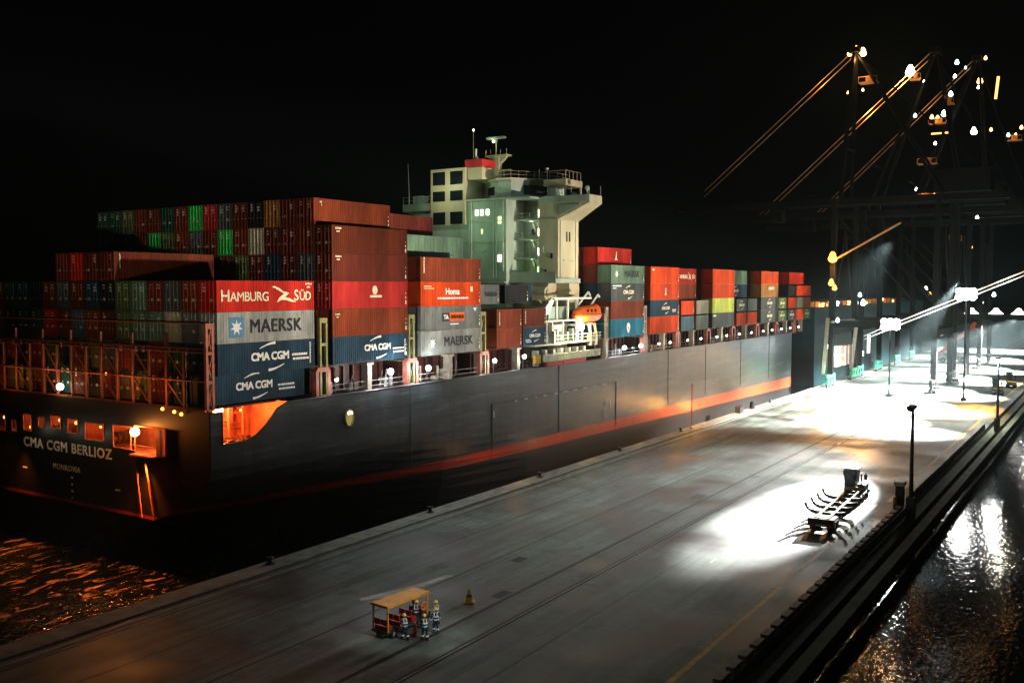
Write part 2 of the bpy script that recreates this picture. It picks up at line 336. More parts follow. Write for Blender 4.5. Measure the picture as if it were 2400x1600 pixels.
m = MB(); m.tube((0,0,0), (0,0,7.7), .11, 8); m.build('pole', ORANGE, t); m = MB(); m.box(-.25,.25,-.25,.25,0,.12); m.build('base', DARKST, t)
point('quay_light', (160, 65.2, 3.2), 1500, AMBER, .2); point('quay_light', (174, 65.6, 1.6), 1500, AMBER, .2); point('quay_light', (150, 64.2, 5), 500, AMBER, .2)
for x in (100, 118, 135, 190, 208, 226): point('quay_light', (x, 64.4, 2.2), (140 if x < 150 else 420), (1, .5, .22), .2)  # edge lights added to brighten the red hull stripe, no lamps built

# ------------------------------------------------------------------ the container ship
SX, SY, SZ = 56.6, 90.5, -2.9
ship = empty('container_ship', (SX, SY, SZ), 'long black hulled container ship with red waterline stripe moored along the quay', 'ship')
def sp(mb, name, mats, parent=None, smooth=False):
    return mb.build(name, mats, parent or ship, (-SX, -SY, -SZ) if parent is None else (0, 0, 0), smooth)
# hull paint: black topsides, red stripe, shade of the red lower hull painted dark, all weathered
hm = mat('hull_paint', (.026, .034, .04), .42, 0, .75, .22, .45, .1, .35)
t = hm.node_tree; N = t.nodes; L = t.links; b = N['Principled BSDF']; old = b.inputs['Base Color'].links[0].from_socket
ge = N.new('ShaderNodeNewGeometry'); sx_ = N.new('ShaderNodeSeparateXYZ'); L.new(ge.outputs['Position'], sx_.inputs[0])
def mth(op, a, bb=None, c=None):
    m = N.new('ShaderNodeMath'); m.operation = op
    for i, q in enumerate((a, bb, c)):
        if q is None: continue
        if isinstance(q, (int, float)): m.inputs[i].default_value = q
        else: L.new(q, m.inputs[i])
    return m.outputs[0]
h = mth('MULTIPLY_ADD', sx_.outputs['X'], .0068, sx_.outputs['Z'])
wn = N.new('ShaderNodeTexNoise'); wn.inputs['Scale'].default_value = .8; L.new(ge.outputs['Position'], wn.inputs['Vector'])
hw = mth('MULTIPLY_ADD', wn.outputs[0], .12, h)
top = mth('LESS_THAN', hw, 4.28); low = mth('LESS_THAN', mth('MULTIPLY_ADD', sx_.outputs['X'], .008, hw), 3.75)
def mixc(f, a, c):
    m = N.new('ShaderNodeMix'); m.data_type = 'RGBA'; L.new(f, m.inputs['Factor'])
    if isinstance(a, tuple): m.inputs['A'].default_value = (*a, 1)
    else: L.new(a, m.inputs['A'])
    if isinstance(c, tuple): m.inputs['B'].default_value = (*c, 1)
    else: L.new(c, m.inputs['B'])
    return m.outputs['Result']
redn = mixc(wn.outputs[0], (.75, .085, .03), (.5, .055, .02))
cmb = N.new('ShaderNodeMapping'); cmb.inputs['Scale'].default_value = (.07, 1, .9); L.new(ge.outputs['Position'], cmb.inputs[0])
sn = N.new('ShaderNodeTexNoise'); sn.inputs['Scale'].default_value = 1.0; sn.inputs['Detail'].default_value = 9; sn.inputs['Roughness'].default_value = .7; L.new(cmb.outputs[0], sn.inputs['Vector'])
cmv = N.new('ShaderNodeMapping'); cmv.inputs['Scale'].default_value = (1.1, 1, .06); L.new(ge.outputs['Position'], cmv.inputs[0])
vn = N.new('ShaderNodeTexNoise'); vn.inputs['Scale'].default_value = 1.0; vn.inputs['Detail'].default_value = 7; L.new(cmv.outputs[0], vn.inputs['Vector'])
def ramp(src, a, c, hi):
    r = N.new('ShaderNodeMapRange'); r.inputs['From Min'].default_value = a; r.inputs['From Max'].default_value = c; r.inputs['To Max'].default_value = hi; L.new(src, r.inputs['Value']); return r.outputs[0]
sc1 = mixc(ramp(sn.outputs[0], .5, .66, .9), old, (.1, .115, .125)); sc2 = mixc(ramp(vn.outputs[0], .6, .72, .45), sc1, (.085, .042, .02)); sc3 = mixc(ramp(vn.outputs[0], .48, .3, .7), sc2, (.01, .012, .014))
c1 = mixc(top, sc3, redn); c2 = mixc(low, c1, (.02, .018, .018)); L.new(c2, b.inputs['Base Color'])
HULL = hm
ys = [56.6, 58, 60, 63, 68, 74, 82, 92, 110, 150, 200, 232, 244, 252, 258, 262]
lv = [13.35, 10.2, 8, 7, 6, 5, 4, 3.2, 2.4, 1.2, 0, -1.5, -3.5, -5]
def hull_pt(x, z):
    zb = max(-5.0, 2.4-(x-56.6)*.42); z = max(z, zb)
    k = max(0, 1-(x-56.6)/42)**1.4
    off = 0
    if z < 8: tt = (8-max(z, 2.4))/5.6; off = 8.5*tt**2.2+max(0, 2.4-z)*2.5
    off *= k
    if x > 232: s = (x-232)/30; off += 21.5*s**2*(1 if z > 8 else 1+.0*s)
    return Vector((x, 69+min(off, 21.5), z))
hb = MB()
for mir in (0, 1):
    grid = []
    for x in ys:
        col = [hull_pt(x, z) for z in lv]
        if mir: col = [Vector((p.x, 181-p.y, p.z)) for p in col]
        if x < 68: col[0] = col[1].copy()
        grid.append(col)
    vs_ = [p for c in grid for p in c]; n = len(lv); fs = []
    for i in range(len(ys)-1):
        for j in range(n-1):
            if j == 0 and ys[i+1] <= 68 and not mir: continue
            q = [i*n+j, (i+1)*n+j, (i+1)*n+j+1, i*n+j+1]
            pts = []
            for a in q:
                if all((vs_[a]-vs_[c]).length > 1e-4 for c in pts): pts.append(a)
            if len(pts) >= 3: fs.append(tuple(pts))
    hb.add(vs_, fs)
# starboard quarter bulwark with the sloping cut-out; port bulwark whole
hb.prism([(56.6,10.2),(57.9,10.2),(57.9,13.2),(56.6,13.2)], 1, 69, 69.15)
hb.prism([(57.9,10.2),(60.6,10.2),(61.9,10.6),(63.25,11.5),(64.64,12.85),(66.0,13.35),(68,13.35),(68,10.2)], 1, 69.0, 69.15)
hb.prism([(56.6,10.2),(68,10.2),(68,13.35),(56.6,13.35)], 1, 111.85, 112)
hull = sp(hb, 'hull', HULL)
# rolled bulwark rail
m = MB(); m.path([(56.6,68.97,13.2),(57.9,68.97,13.2),(57.9,68.97,10.2),(60.6,68.97,10.2),(61.9,68.97,10.6),(63.25,68.97,11.5),(64.64,68.97,12.85),(66,68.97,13.35),(232,68.97,13.38)], .09, 6)
sp(m, 'bulwark_rail', HULL, hull)
# transom with openings into the mooring deck
OPEN = [(104.2,102.6,8.9,10.6),(101.3,100.5,9.0,10.2),(99.0,97.6,9.3,11.0),(96.2,95.2,9.9,10.9),(93.9,92.2,10.0,11.2),(90.9,89.2,9.7,11.1),(87.9,84.9,9.3,11.0),(83.3,80.5,8.9,11.1),(79.9,75.3,8.7,11.3),(107.3,105.6,9.0,10.9)]
TX = 56.6
ysb = sorted({69.0, 112.0} | {q for o in OPEN for q in o[:2]}); zsb = sorted({8.0, 13.35} | {q for o in OPEN for q in o[2:]})
tm = MB()
for i in range(len(ysb)-1):
    for j in range(len(zsb)-1):
        yc, zc = (ysb[i]+ysb[i+1])/2, (zsb[j]+zsb[j+1])/2
        if any(o[1] < yc < o[0] and o[2] < zc < o[3] for o in OPEN): continue
        tm.add([(TX,ysb[i],zsb[j]),(TX,ysb[i+1],zsb[j]),(TX,ysb[i+1],zsb[j+1]),(TX,ysb[i],zsb[j+1])], [(0,1,2,3)])
zz = [8,7,6,5,4,3.2,2.75,2.4]
for k in range(len(zz)-1):
    a, c = hull_pt(TX, zz[k]), hull_pt(TX, zz[k+1])
    if k == len(zz)-2: tm.mi(1)
    tm.add([(TX,a.y,a.z),(TX,181-a.y,a.z),(TX,181-c.y,c.z),(TX,c.y,c.z)], [(0,1,2,3)])
tm.mi(0)
tr = sp(tm, 'transom', [mat('transom_paint', (.005, .005, .006), .5, 0, .4, .4), mat('boot_stripe_red', (.2, .02, .012), .6, 0, .4, .5)])
for (a, c, z0, z1) in OPEN: sp(MB().path([(TX-.05,a,z0),(TX-.05,c,z0),(TX-.05,c,z1),(TX-.05,a,z1),(TX-.05,a,z0)], .07, 6), 'opening_rim', SALMON, tr)
TXTM = mat('stern_lettering_paint', (.85, .8, .62), .5, 0, .3, 1); 
def hull_text(body, size, x, y, z, rot, m_, sx=1., nm='lettering', bold=.01, par=None, **k):
    return text(body, size, m_, par or ship, (x-SX, y-SY, z-SZ), rot, nm, 'CENTER', sx, bold, .01, **k)
TXTE = mat('stern_lettering_paint', (.8, .72, .5))
hull_text('CMA CGM BERLIOZ', 1.42, TX-.03, 91.4, 8.05, AFT, TXTM, 1.13, bold=.03, space=1.12)
hull_text('MONROVIA', .85, TX-.03, 91.4, 5.95, AFT, TXTM, 1.0, bold=.0, space=1.1)
for y0, y1, z in ((90.3,90.6,2.9),(90.3,90.6,3.6),(90.3,90.6,4.3),(90.3,90.6,5.0),(98.6,99.4,5.2),(82.4,83.2,4.6)): sp(MB().box(TX-.05, TX-.02, y0, y1, z, z+.17), 'draught_mark', TXTM)
# mooring deck and its inside
m = MB(); m.box(56.8, 75, 69.2, 111.8, 8.35, 8.55); m.box(56.8, 74, 75.9, 76.05, 8.55, 13.3); m.box(66.6, 66.75, 69.2, 76, 8.55, 13.3); m.box(60.0, 60.1, 76.05, 111.8, 8.55, 13.3)
mdk = sp(m, 'mooring_deck', mat('mooring_deck_paint', (.5, .17, .09), .6, 0, .4, .8))
m = MB()
for x in (58.6, 60.6, 63.4, 65.2):
    m.tube((x,74.6,8.55), (x,74.6,13.3), .12, 8)
m.box(58, 66.4, 75.4, 75.9, 11.8, 12.1); m.box(61.2, 62.4, 74.7, 75.8, 10.6, 12.9); m.box(63.6, 64.3, 75.0, 75.85, 11.2, 12.6)
for z in (10.4, 10.9, 12.7): m.tube((57.2,75.6,z), (66.4,75.6,z), .07, 6)
sp(m, 'pipework', mat('deck_pipe_paint', (.55, .2, .09), .5, 0, .3, 2), mdk)
def winch(x, y, z=8.55):
    m = MB(); m.box(x-1.1, x+1.1, y-.45, y+.45, z, z+.35); m.tube((x-.9,y,z+.9), (x+.9,y,z+.9), .38, 12)
    for q in (-.9, -.3, .3, .9): m.tube((x+q-.05,y,z+.9), (x+q+.05,y,z+.9), .68, 14)
    m.box(x+1.0, x+1.5, y-.4, y+.4, z+.2, z+1.5)
    return sp(m, 'mooring_winch', mat('winch_paint', (.1, .04, .025), .5, 0, .3, 2), mdk)
winch(59.4, 71.4); winch(62.6, 72.6); winch(58.3, 85, 8.55); winch(58.3, 94.5)
for (x, y) in ((58.4, 69.9), (59.2, 69.9), (60.6, 69.9)):
    m = MB(); m.tube((x,y,8.55), (x,y,10.0), .26, 10); m.ball((x,y,10.0), .33, 10, 6, .6); sp(m, 'mooring_bitt', mat('winch_paint', (.5, .2, .1)), mdk)
def bulb(loc, r, material, parent=None, n=10):
    m = MB(); m.ball(loc, r, n, 6); return sp(m, 'lamp', material, parent)
bulb((61.9, 74.2, 12.6), .42, emis('lamp_stern', (1, .62, .2), 60), mdk); point('deck_lamp', (61.4, 73.0, 12.2), 1700, RED, .25); point('deck_lamp', (59.2, 72.0, 11.6), 800, RED, .2)
bulb((64.6, 74.2, 12.3), .12, LAMPR, mdk); point('deck_lamp', (64.9, 71.8, 12.3), 800, RED, .2)
for y in (78.5, 82.2, 86.5, 90, 93.1, 95.7, 98.4, 103.4):
    point('deck_lamp', (58.2, y, 10.4 if y > 80 else 11), 90 if y > 80 else 400, RED, .2)
bulb((TX-.35, 79.45, 10.75), .42, emis('lamp_stern', (1, .62, .2), 60)); point('deck_lamp', (TX-1.3, 79.2, 10.9), 1000, (1, .26, .04), .2)
spot('added_stern_light', (TX-.9, 77.6, 8.2), (52.5, 79, -2.9), 11000, 52, .8, (1, .21, .025), .2); spot('added_stern_light', (TX-.8, 99, 8.6), (51, 99, -2.9), 5600, 48, .8, (1, .24, .03), .2)  # spots added to brighten the water under the stern
for y in (87, 91.5, 96.5): point('added_name_light', (TX-1.6, y, 9.6), 34, (1, .88, .62), .15)  # lights added to brighten the stern lettering, no lamps built
bulb((TX-.1, 92, 14.35), .36, LAMPW); point('deck_lamp', (TX-.5, 92, 14.3), 320, (1, .45, .15), .3)
for y, z, r in ((95.7,10.35,.12),(93,10.75,.16),(90.1,10.7,.18),(98.4,9.6,.16),(103.4,10.3,.2),(86,10.6,.12),(84.9,16,.13)): bulb((57.0, y, z), r, LAMPS)
for y, z, wt in ((75,15,150),(81,15.4,140),(87,15.6,80),(94,16,80),(101,15,110)): point('frame_lamp', (55.6, y, z), wt, (1, .26, .05), .2)
for y, z in ((75.6,12.6),(73.9,12.45),(72.9,12.3)): bulb((TX-.08, y, z+.6), .17, LAMPS)
m = MB(); m.box(TX-.9, TX, 76.2, 79.6, 8.55, 8.7); 
for z in (9.1, 9.6): m.tube((TX-.85,76.3,z), (TX-.85,79.5,z), .04, 6)
m.box(TX-.5, TX-.1, 75.5, 76.1, 8.7, 11.2)
sp(m, 'pilot_platform', SALMON)
m = MB(); m.path([(TX-.3,78.2,8.6),(TX-.5,77.3,6.2),(TX-.6,76.5,2.6)], .09); m.path([(TX-.3,79.6,8.6),(TX-.4,78.9,5),(TX-.5,78.4,2.6)], .05)
sp(m, 'mooring_rope', mat('rope_red', (.5, .12, .05), .7))
# main deck and hatch coamings
m = MB(); m.box(68, 236, 69.25, 111.75, 13.15, 13.33); m.box(56.8, 68, 71.3, 111.75, 13.15, 13.33); deck = sp(m, 'main_deck', OXIDE)
BAYS = [(57.55, 69.75), (72.4, 84.6), (87.0, 99.2), (101.7, 115.3), (135.5, 147.7), (150.3, 162.5), (163.7, 177.3), (179.4, 191.6), (193.2, 206.8), (208.9, 221.1), (222.0, 235.6), (235.9, 246)]
for i, (a, c) in enumerate(BAYS):
    if i == 0: continue
    m = MB(); y0 = 72.6 if i < 10 else 76
    m.box(a+.2, c-.2, y0, 108.4, 13.33, 16.2)
    k = int((c-a)/1.5)
    for j in range(k): m.box(a+.5+j*1.5, a+.72+j*1.5, y0-.35, y0, 13.33, 15.9)
    sp(m, 'hatch_coaming', OXIDE)
# stanchions carrying the outer stacks: arches in the gaps, posts amidships
def stanchion(x, arch, z1=16.35, mt=SALMON):
    m = MB()
    if arch:
        for dx in (-.85, .85): m.box(x+dx-.2, x+dx+.2, 69.3, 69.9, 13.33, z1-.45)
        m.prism([(x-1.05,z1-.45),(x-.75,z1),(x+.75,z1),(x+1.05,z1-.45)], 1, 69.3, 69.9)
    else:
        m.box(x-.34, x+.34, 69.3, 70.2, 13.33, z1); m.box(x-.55, x+.55, 69.2, 70.4, z1-.25, z1+.02)
    return sp(m, 'stanchion', mt)
for x, ar in ((71.3,1),(78.4,0),(85.8,1),(93.2,0),(100.5,1),(108.6,0),(134.6,0),(149.0,1),(156.9,0),(163.1,1),(170.5,0),(178.3,1),(185.5,0),(192.4,1),(200,0),(207.8,1),(215,0),(221.6,1),(229,0),(235.8,1),(242,0)):
    stanchion(x, ar, mt=SALMON if ar else GALV)
for i, (a, c) in enumerate(BAYS[1:-1]):
    m = MB(); rr = random.Random(i)
    for j in range(9):
        x = a+.6+rr.random()*(c-a-1.2); hgt = .5+rr.random()*1.6
        k = rr.randrange(3)
        if k == 0: m.tube((x,70.8,13.33), (x,70.8,13.33+hgt), .1+.12*rr.random(), 8)
        elif k == 1: m.box(x-.3, x+.3, 70.4, 71.1, 13.33, 13.33+hgt*.6)
        else: m.bar((x,70.2,13.33), (x+.5,70.2,13.33+hgt), .08)
    for z in (13.8, 14.35): m.tube((a,69.5,z), (c,69.5,z), .035, 5)
    if a < 112 or a > 134: sp(m, 'deck_fitting', [STEEL, GALV, OXIDE][i % 3])
# lashing bridges: end towers on the ship's side and a braced frame across
def lash_tower(x0, x1, z0, z1, mt, xb=True, y=69.35):
    m = MB()
    for x in (x0+.12, x1-.12): m.box(x-.12, x+.12, y, y+.3, z0, z1)
    z = z0; n = max(2, round((z1-z0)/2.75)); st = (z1-z0)/n
    for k in range(n+1): m.box(x0+.24, x1-.24, y+.02, y+.28, z0+k*st-(.5 if k == n else .22), z0+k*st-(0 if k == n else -.1))
    for k in range(n):
        za, zb = z0+k*st+.15, z0+(k+1)*st-.3
        if xb: m.bar((x0+.2,y+.12,za), (x1-.2,y+.12,zb), .07); m.bar((x1-.2,y+.19,za), (x0+.2,y+.19,zb), .07)
    # walkway and braces running to port
    for k in range(1, n+1): m.box(x0+.1, x1-.1, y+.32, 111, z0+k*st-.08, z0+k*st)
    return sp(m, 'lashing_bridge', mt)
lash_tower(56.55, 57.45, 13.4, 21.3, SALMON)
for x0, x1 in ((70.9,72.0),(85.2,86.3),(99.7,100.9)): lash_tower(x0, x1, 13.4, 21.4, mat('lashing_bridge_paint', (.26, .26, .11), .5, 0, .3, 1), x0 > 75)
for x0, x1 in ((134.3,135.2),(148.6,149.6),(163.0,163.5)): lash_tower(x0, x1, 13.4, 21.4, GALV)
m = MB(); ypost = [72.8+2.52*k for k in range(16)]
for k, y in enumerate(ypost):
    m.box(56.75, 57.0, y-.14, y+.14, 13.33, 20.2 if k % 2 else 19.1)
m.box(56.72, 57.0, 70, 111, 18.85, 19.05); m.box(56.78, 56.98, 70, 111, 15.95, 16.08); m.box(56.78, 56.98, 70, 111, 13.33, 13.5)
for k in range(0, 15, 2):
    for za, zb in ((16.1,18.8),(13.5,15.9)): m.bar((56.85,ypost[k],za), (56.85,ypost[k+1],zb), .13)
sp(m, 'stern_lashing_frame', mat('lashing_frame_paint', (.17, .06, .035), .6, 0, .35, 1))
# lamps along the sheer, some of them flooding the hull
def deck_lamp(x, z, r, mt, watts=0, y=69.0, col=(.95, .98, 1)):
    m = MB(); m.tube((x,y+.25,13.3), (x,y+.25,z+.15), .06, 6); m.box(x-.18, x+.18, y-.05, y+.3, z+.1, z+.28); o = sp(m, 'lamp_post', DARKST)
    m = MB(); m.ball((x,y,z), r, 10, 6); sp(m, 'lamp', mt, o)
    if watts: point('deck_lamp', (x, y-.75, z-.15), watts, col, .2)
for x, z, r, wt in ((81.2,15.2,.36,1500),(88.0,15.1,.34,1200),(72.6,15.0,.2,110),(101.9,15.05,.3,420),(109.1,15.15,.3,380)): deck_lamp(x, z, r, LAMPW, wt, 68.7)
for x, z, wt in ((139.8,14.7,700),(146.0,14.7,700)): deck_lamp(x, z, .36, LAMPC, wt, 68.75)
for x in (154.6,159.5,167.6,174.2,182.7,188.3,195.8,203.5,211.6,218,225,232,239): deck_lamp(x, 14.6, .2, LAMPW, 100 if x < 200 else 60, 69.3, (1, .75, .5))
# marks on the hull side
for k, (x, l) in enumerate(((107.2,.5),(109.6,.9),(112.4,.45),(114.6,.9),(117.6,1.1),(120.2,1.5),(123.2,1.3),(126.2,1.6),(129.4,1.3),(132.3,1.7))): sp(MB().box(x, x+l, 68.95, 68.985, 9.15+.02*(k%3), 9.4), 'hull_mark', WHITE)
m = MB(); m.box(133.3, 133.42, 68.95, 68.985, 3.4, 6.2); m.path([(133.0,68.96,4.2),(133.7,68.96,4.2),(133.7,68.96,5.3),(133.0,68.96,5.3),(133,68.96,4.2)], .06); m.path([(133.36,68.96,6.0),(133.9,68.96,6.3),(133.36,68.96,6.7),(132.8,68.96,6.3),(133.36,68.96,6)], .06); m.box(135.1,135.3,68.95,68.985,5.1,6.4); m.box(102,102.2,68.94,68.985,7.6,8.4)
sp(m, 'load_line_mark', WHITE)
m = MB()
for x in (101.7, 137.3): m.box(x-.05, x+.05, 68.9, 69, 2.2, 9.35)
m.box(101.7, 137.3, 68.9, 69, 9.36, 9.42)
for x in (85, 119, 158, 176, 196, 215): m.box(x-.04, x+.04, 68.94, 69, 3.6, 13.2)
for z in (11.2,): m.box(68, 232, 68.96, 69, z, z+.05)
sp(m, 'plate_seam', HULL)
m = MB()
for k in range(14):
    a, c = 2*math.pi*k/14, 2*math.pi*(k+1)/14
    m.tube((74.7+.62*math.cos(a),68.93,10.75+.85*math.sin(a)), (74.7+.62*math.cos(c),68.93,10.75+.85*math.sin(c)), .11, 6)
fl = sp(m, 'fairlead', mat('fairlead_paint', (.4, .34, .1), .5))
m = MB(); m.prism([(74.7+.6*math.cos(2*math.pi*k/14), 10.75+.82*math.sin(2*math.pi*k/14)) for k in range(14)], 1, 68.955, 68.985); sp(m, 'fairlead_glow_liner', emis('fairlead_glow', (1, .75, .2), .32), fl)  # glowing liner imitates the lit inside of the fairlead
m = MB(); m.box(74.5, 75.1, 68.85, 68.95, 11.15, 11.4); sp(m, 'lamp', LAMPW, fl)

# ------------------------------------------------------------------ superstructure
acc = MB(); acc.box(125.5, 136, 82.4, 97, 13.33, 38.3)          # engine casing and accommodation
acc.box(130.8, 136, 77.9, 82.4, 13.33, 38.3)
ablk = sp(acc, 'accommodation_block', SHIPW)
m = MB(); m.box(126.4, 134.2, 73.9, 82.4, 25.2, 25.9); m.box(125.2, 134.2, 82.5, 90, 25.2, 25.45); m.box(126.4,126.5,73.9,82.4,25.9,26.9); sp(m, 'boat_deck', SHIPW)
m = MB()
for z in (35.1, 32.1, 29.1): m.box(127.7, 130.8, 77.95, 82.35, z-.16, z); m.box(127.7, 127.76, 77.95, 82.35, z, z+.18)
for z in (35.1, 32.1, 29.1, 26.0):
    for zz_ in (.55, 1.05): m.tube((127.75,78,z+zz_), (127.75,82.3,z+zz_), .03, 5)
    for y in (78.1, 79.5, 80.9, 82.2): m.tube((127.75,y,z), (127.75,y,z+1.05), .03, 5)
    m.bar((128.6,78.4,z), (130.4,80.6,z+2.9 if z < 35 else z+2.4), .3, .08)
sp(m, 'balcony', SHIPW)
m = MB(); m.box(128, 134.5, 74.45, 77.9, 25.9, 37.5)
m.add([(128,74.45,35.0),(134.5,74.45,35.0),(134.5,74.45,37.5),(128,74.45,37.5),(128,68.94,37.4),(132,68.94,37.4),(132,68.94,38.6),(128,68.94,38.6),(128,74.45,38.6),(134.5,74.45,38.6)], [(0,1,5,4),(4,5,6,7),(0,4,7,8),(1,9,6,5),(7,6,9,8),(0,8,9,1)])
m.box(128, 134.5, 74.5, 77.9, 37.5, 38.6)
bw = sp(m, 'bridge_wing', mat('ship_wing_warm_lit', (.46, .43, .28), .5, 0, .25, .4, .4, 0, .25))  # same paint as the block, with warm light put into its colour
m = MB(); m.box(127.93, 128, 69.0, 77.9, 37.6, 38.6); m.prism([(70.6,36.9),(74.2,35.7),(74.2,37.2),(70.6,37.2)], 0, 127.9, 127.99); sp(m, 'wing_bulwark', SHIPW, bw)
m = MB()
for y in (69.1, 70.6, 72.2, 73.8): m.tube((128.1,y,38.5), (128.1,y,39.8), .05, 6)
m.tube((131.8,69.1,38.6), (131.8,69.1,40.1), .05); m.tube((129.5,70.2,38.6), (129.5,70.2,39.3), .12); m.ball((129.5,70.2,39.7), .42, 8, 6); m.ball((129.6,72.5,38.9), .5, 8, 6, .7)
sp(m, 'wing_railing', SHIPW, bw)
for q in ((127.9,127.97,75.4,75.75,29.0,29.8),(127.9,127.97,76.5,76.8,26.6,27.3),(130.5,130.85,74.38,74.45,31.7,33.2),(131.4,131.75,74.38,74.45,31.7,33.2)): sp(MB().box(*q), 'window', DGLASS, bw)
m = MB(); m.box(125.9, 131, 97, 103.6, 37.2, 38.4); m.prism([(97,35.2),(97,37.2),(103.6,37.2)], 0, 126.5, 130.5); pw = sp(m, 'bridge_wing', SHIPW)
m = MB()
for k in range(7): m.tube((126,97.2+k*1.05,38.4), (126,97.2+k*1.05,39.6), .04, 5)
for z in (39.0, 39.6): m.tube((126,97.1,z), (126,103.6,z), .035, 5)
m.box(126.3, 127.6, 99.6, 101.6, 38.4, 39.8); sp(m, 'wing_railing', SHIPW, pw)
# bridge deck, wheelhouse with faceted aft wall
m = MB(); m.box(125.2, 137, 77.9, 97.2, 38.32, 38.55); sp(m, 'bridge_deck', SHIPW)
wh = [(130.2,89.8),(126.6,84.6),(126.9,82.4),(133.6,78.2),(137,78.2),(137,89.8)]
m = MB(); m.prism(wh, 2, 38.56, 41.5); wheel = sp(m, 'wheelhouse', SHIPW)
m = MB(); m.prism([(130,90),(126.2,84.7),(126.5,82.2),(133.4,77.6),(137.2,77.6),(137.2,90)], 2, 41.5, 41.75); m.box(128.9,134.2,73.6,77.6,40.3,41.3)
for x, y in ((129.1,73.8),(129.1,76.9),(134,73.8)): m.box(x-.12,x+.12,y-.12,y+.12,37.6,40.3)
sp(m, 'wheelhouse_roof', SHIPC, wheel)
def wall_quad(m, a, c, t0, t1, z0, z1, off=.05):
    a, c = Vector((*a, 0)), Vector((*c, 0)); d = c-a; nrm = Vector((d.y, -d.x, 0)).normalized()*off
    if nrm.x > 0: nrm = -nrm
    p, q = a+d*t0+nrm, a+d*t1+nrm
    m.add([(p.x,p.y,z0),(q.x,q.y,z0),(q.x,q.y,z1),(p.x,p.y,z1)], [(0,1,2,3)])
m = MB(); wall_quad(m, wh[0], wh[1], .3, .75, 39.3, 40.6); sp(m, 'window', DGLASS, wheel); m = MB(); wall_quad(m, wh[2], wh[3], .28, .85, 39.2, 40.7); sp(m, 'window', DGLASS, wheel)
# funnel casing with louvres
m = MB(); m.box(125.0, 131, 90, 96.9, 38.3, 43.7); m.box(125.0, 125.5, 90, 96.9, 34.6, 38.3); m.box(125.5, 130.5, 87, 89.98, 41.75, 43.65); fun = sp(m, 'funnel_casing', SHIPC)
for y0, y1 in ((93.95, 96.4), (90.45, 92.9)):
    for z0, z1 in ((41.1,43.2),(38.5,40.1),(34.7,36.7)):
        m = MB(); m.box(124.93, 124.99, y0, y1, z0, z1)
        for k in range(6): m.box(124.86, 124.93, y0, y1, z0+.1+k*(z1-z0)/6, z0+.16+k*(z1-z0)/6)
        sp(m, 'louvre', DGLASS, fun)
m = MB(); m.box(125.3, 130.6, 86.8, 90.2, 43.7, 44.9); sp(m, 'funnel_top', mat('funnel_red', (.5, .03, .03), .5), fun)
m = MB(); m.tube((126,88.5,44.9), (126,88.5,46.6), .16, 8); m.tube((127.5,89.4,44.9), (127.5,89.4,45.6), .3, 8); sp(m, 'exhaust_pipe', WHITE, fun)
# mast
m = MB(); m.box(129, 129.9, 86.1, 87.1, 41.7, 45.6); m.box(128.7, 130.2, 84.4, 88.6, 45.6, 45.85); m.box(129.2,129.7,84.0,89,43.3,43.45); m.prism([(86.1,44.4),(84.7,45.6),(88.4,45.6),(87.1,44.4)], 0, 129.1, 129.8)
m.tube((129.4,86.9,45.8), (129.4,86.9,48.6), .1, 6, .06); m.tube((129.4,91.4,43.7), (129.4,91.4,50.2), .05, 5)
for y in (84.5, 85.7, 87.6, 88.5): m.tube((128.8,y,45.85), (128.8,y,46.7), .035, 5)
mast = sp(m, 'radar_mast', mat('mast_paint', (.5, .48, .3), .5, 0, .2, 1))
m = MB(); m.box(129, 129.8, 85.2, 88.6, 48.5, 48.8); m.tube((129.4,86.9,48.1), (129.4,86.9,48.5), .2, 8); sp(m, 'radar_scanner', SHIPW, mast)
bulb((129.2, 87.3, 48.1), .2, emis('mast_lamp_green', (.85, 1, .6), 12)); bulb((129.4, 91.4, 50.3), .15, LAMPW); point('deck_lamp', (128.5, 87.6, 47.8), 90, (.8, 1, .6), .2)
m = MB(); m.tube((127,103.0,38.5), (127,103.3,45.4), .07, 6, .03); m.tube((133,79.4,41.7), (133,79.4,43.6), .06); m.box(132.8,133.2,79.2,79.6,43.5,43.7); m.tube((132,80.3,41.7), (132,80.3,43.4), .06); sp(m, 'whip_antenna', WHITE)
m = MB(); edge = [(130,89.5),(126.4,84.7),(126.7,82.3),(133.5,77.8),(137,77.8)]
for a, c in zip(edge, edge[1:]):
    n = max(2, int((Vector(a)-Vector(c)).length/1.3))
    for k in range(n): p = Vector(a).lerp(Vector(c), k/n); m.tube((p.x,p.y,41.75), (p.x,p.y,42.85), .035, 5)
    for z in (42.3, 42.85): m.tube((*a, z), (*c, z), .03, 5)
for k in range(5): m.tube((129+k*1.2,73.7,41.3), (129+k*1.2,73.7,42.6), .06, 5)
m.tube((129,73.7,42.6), (133.8,73.7,42.6), .04); m.tube((129,73.7,42.6), (129,77.5,42.6), .04)
sp(m, 'roof_railing', GALV, wheel)
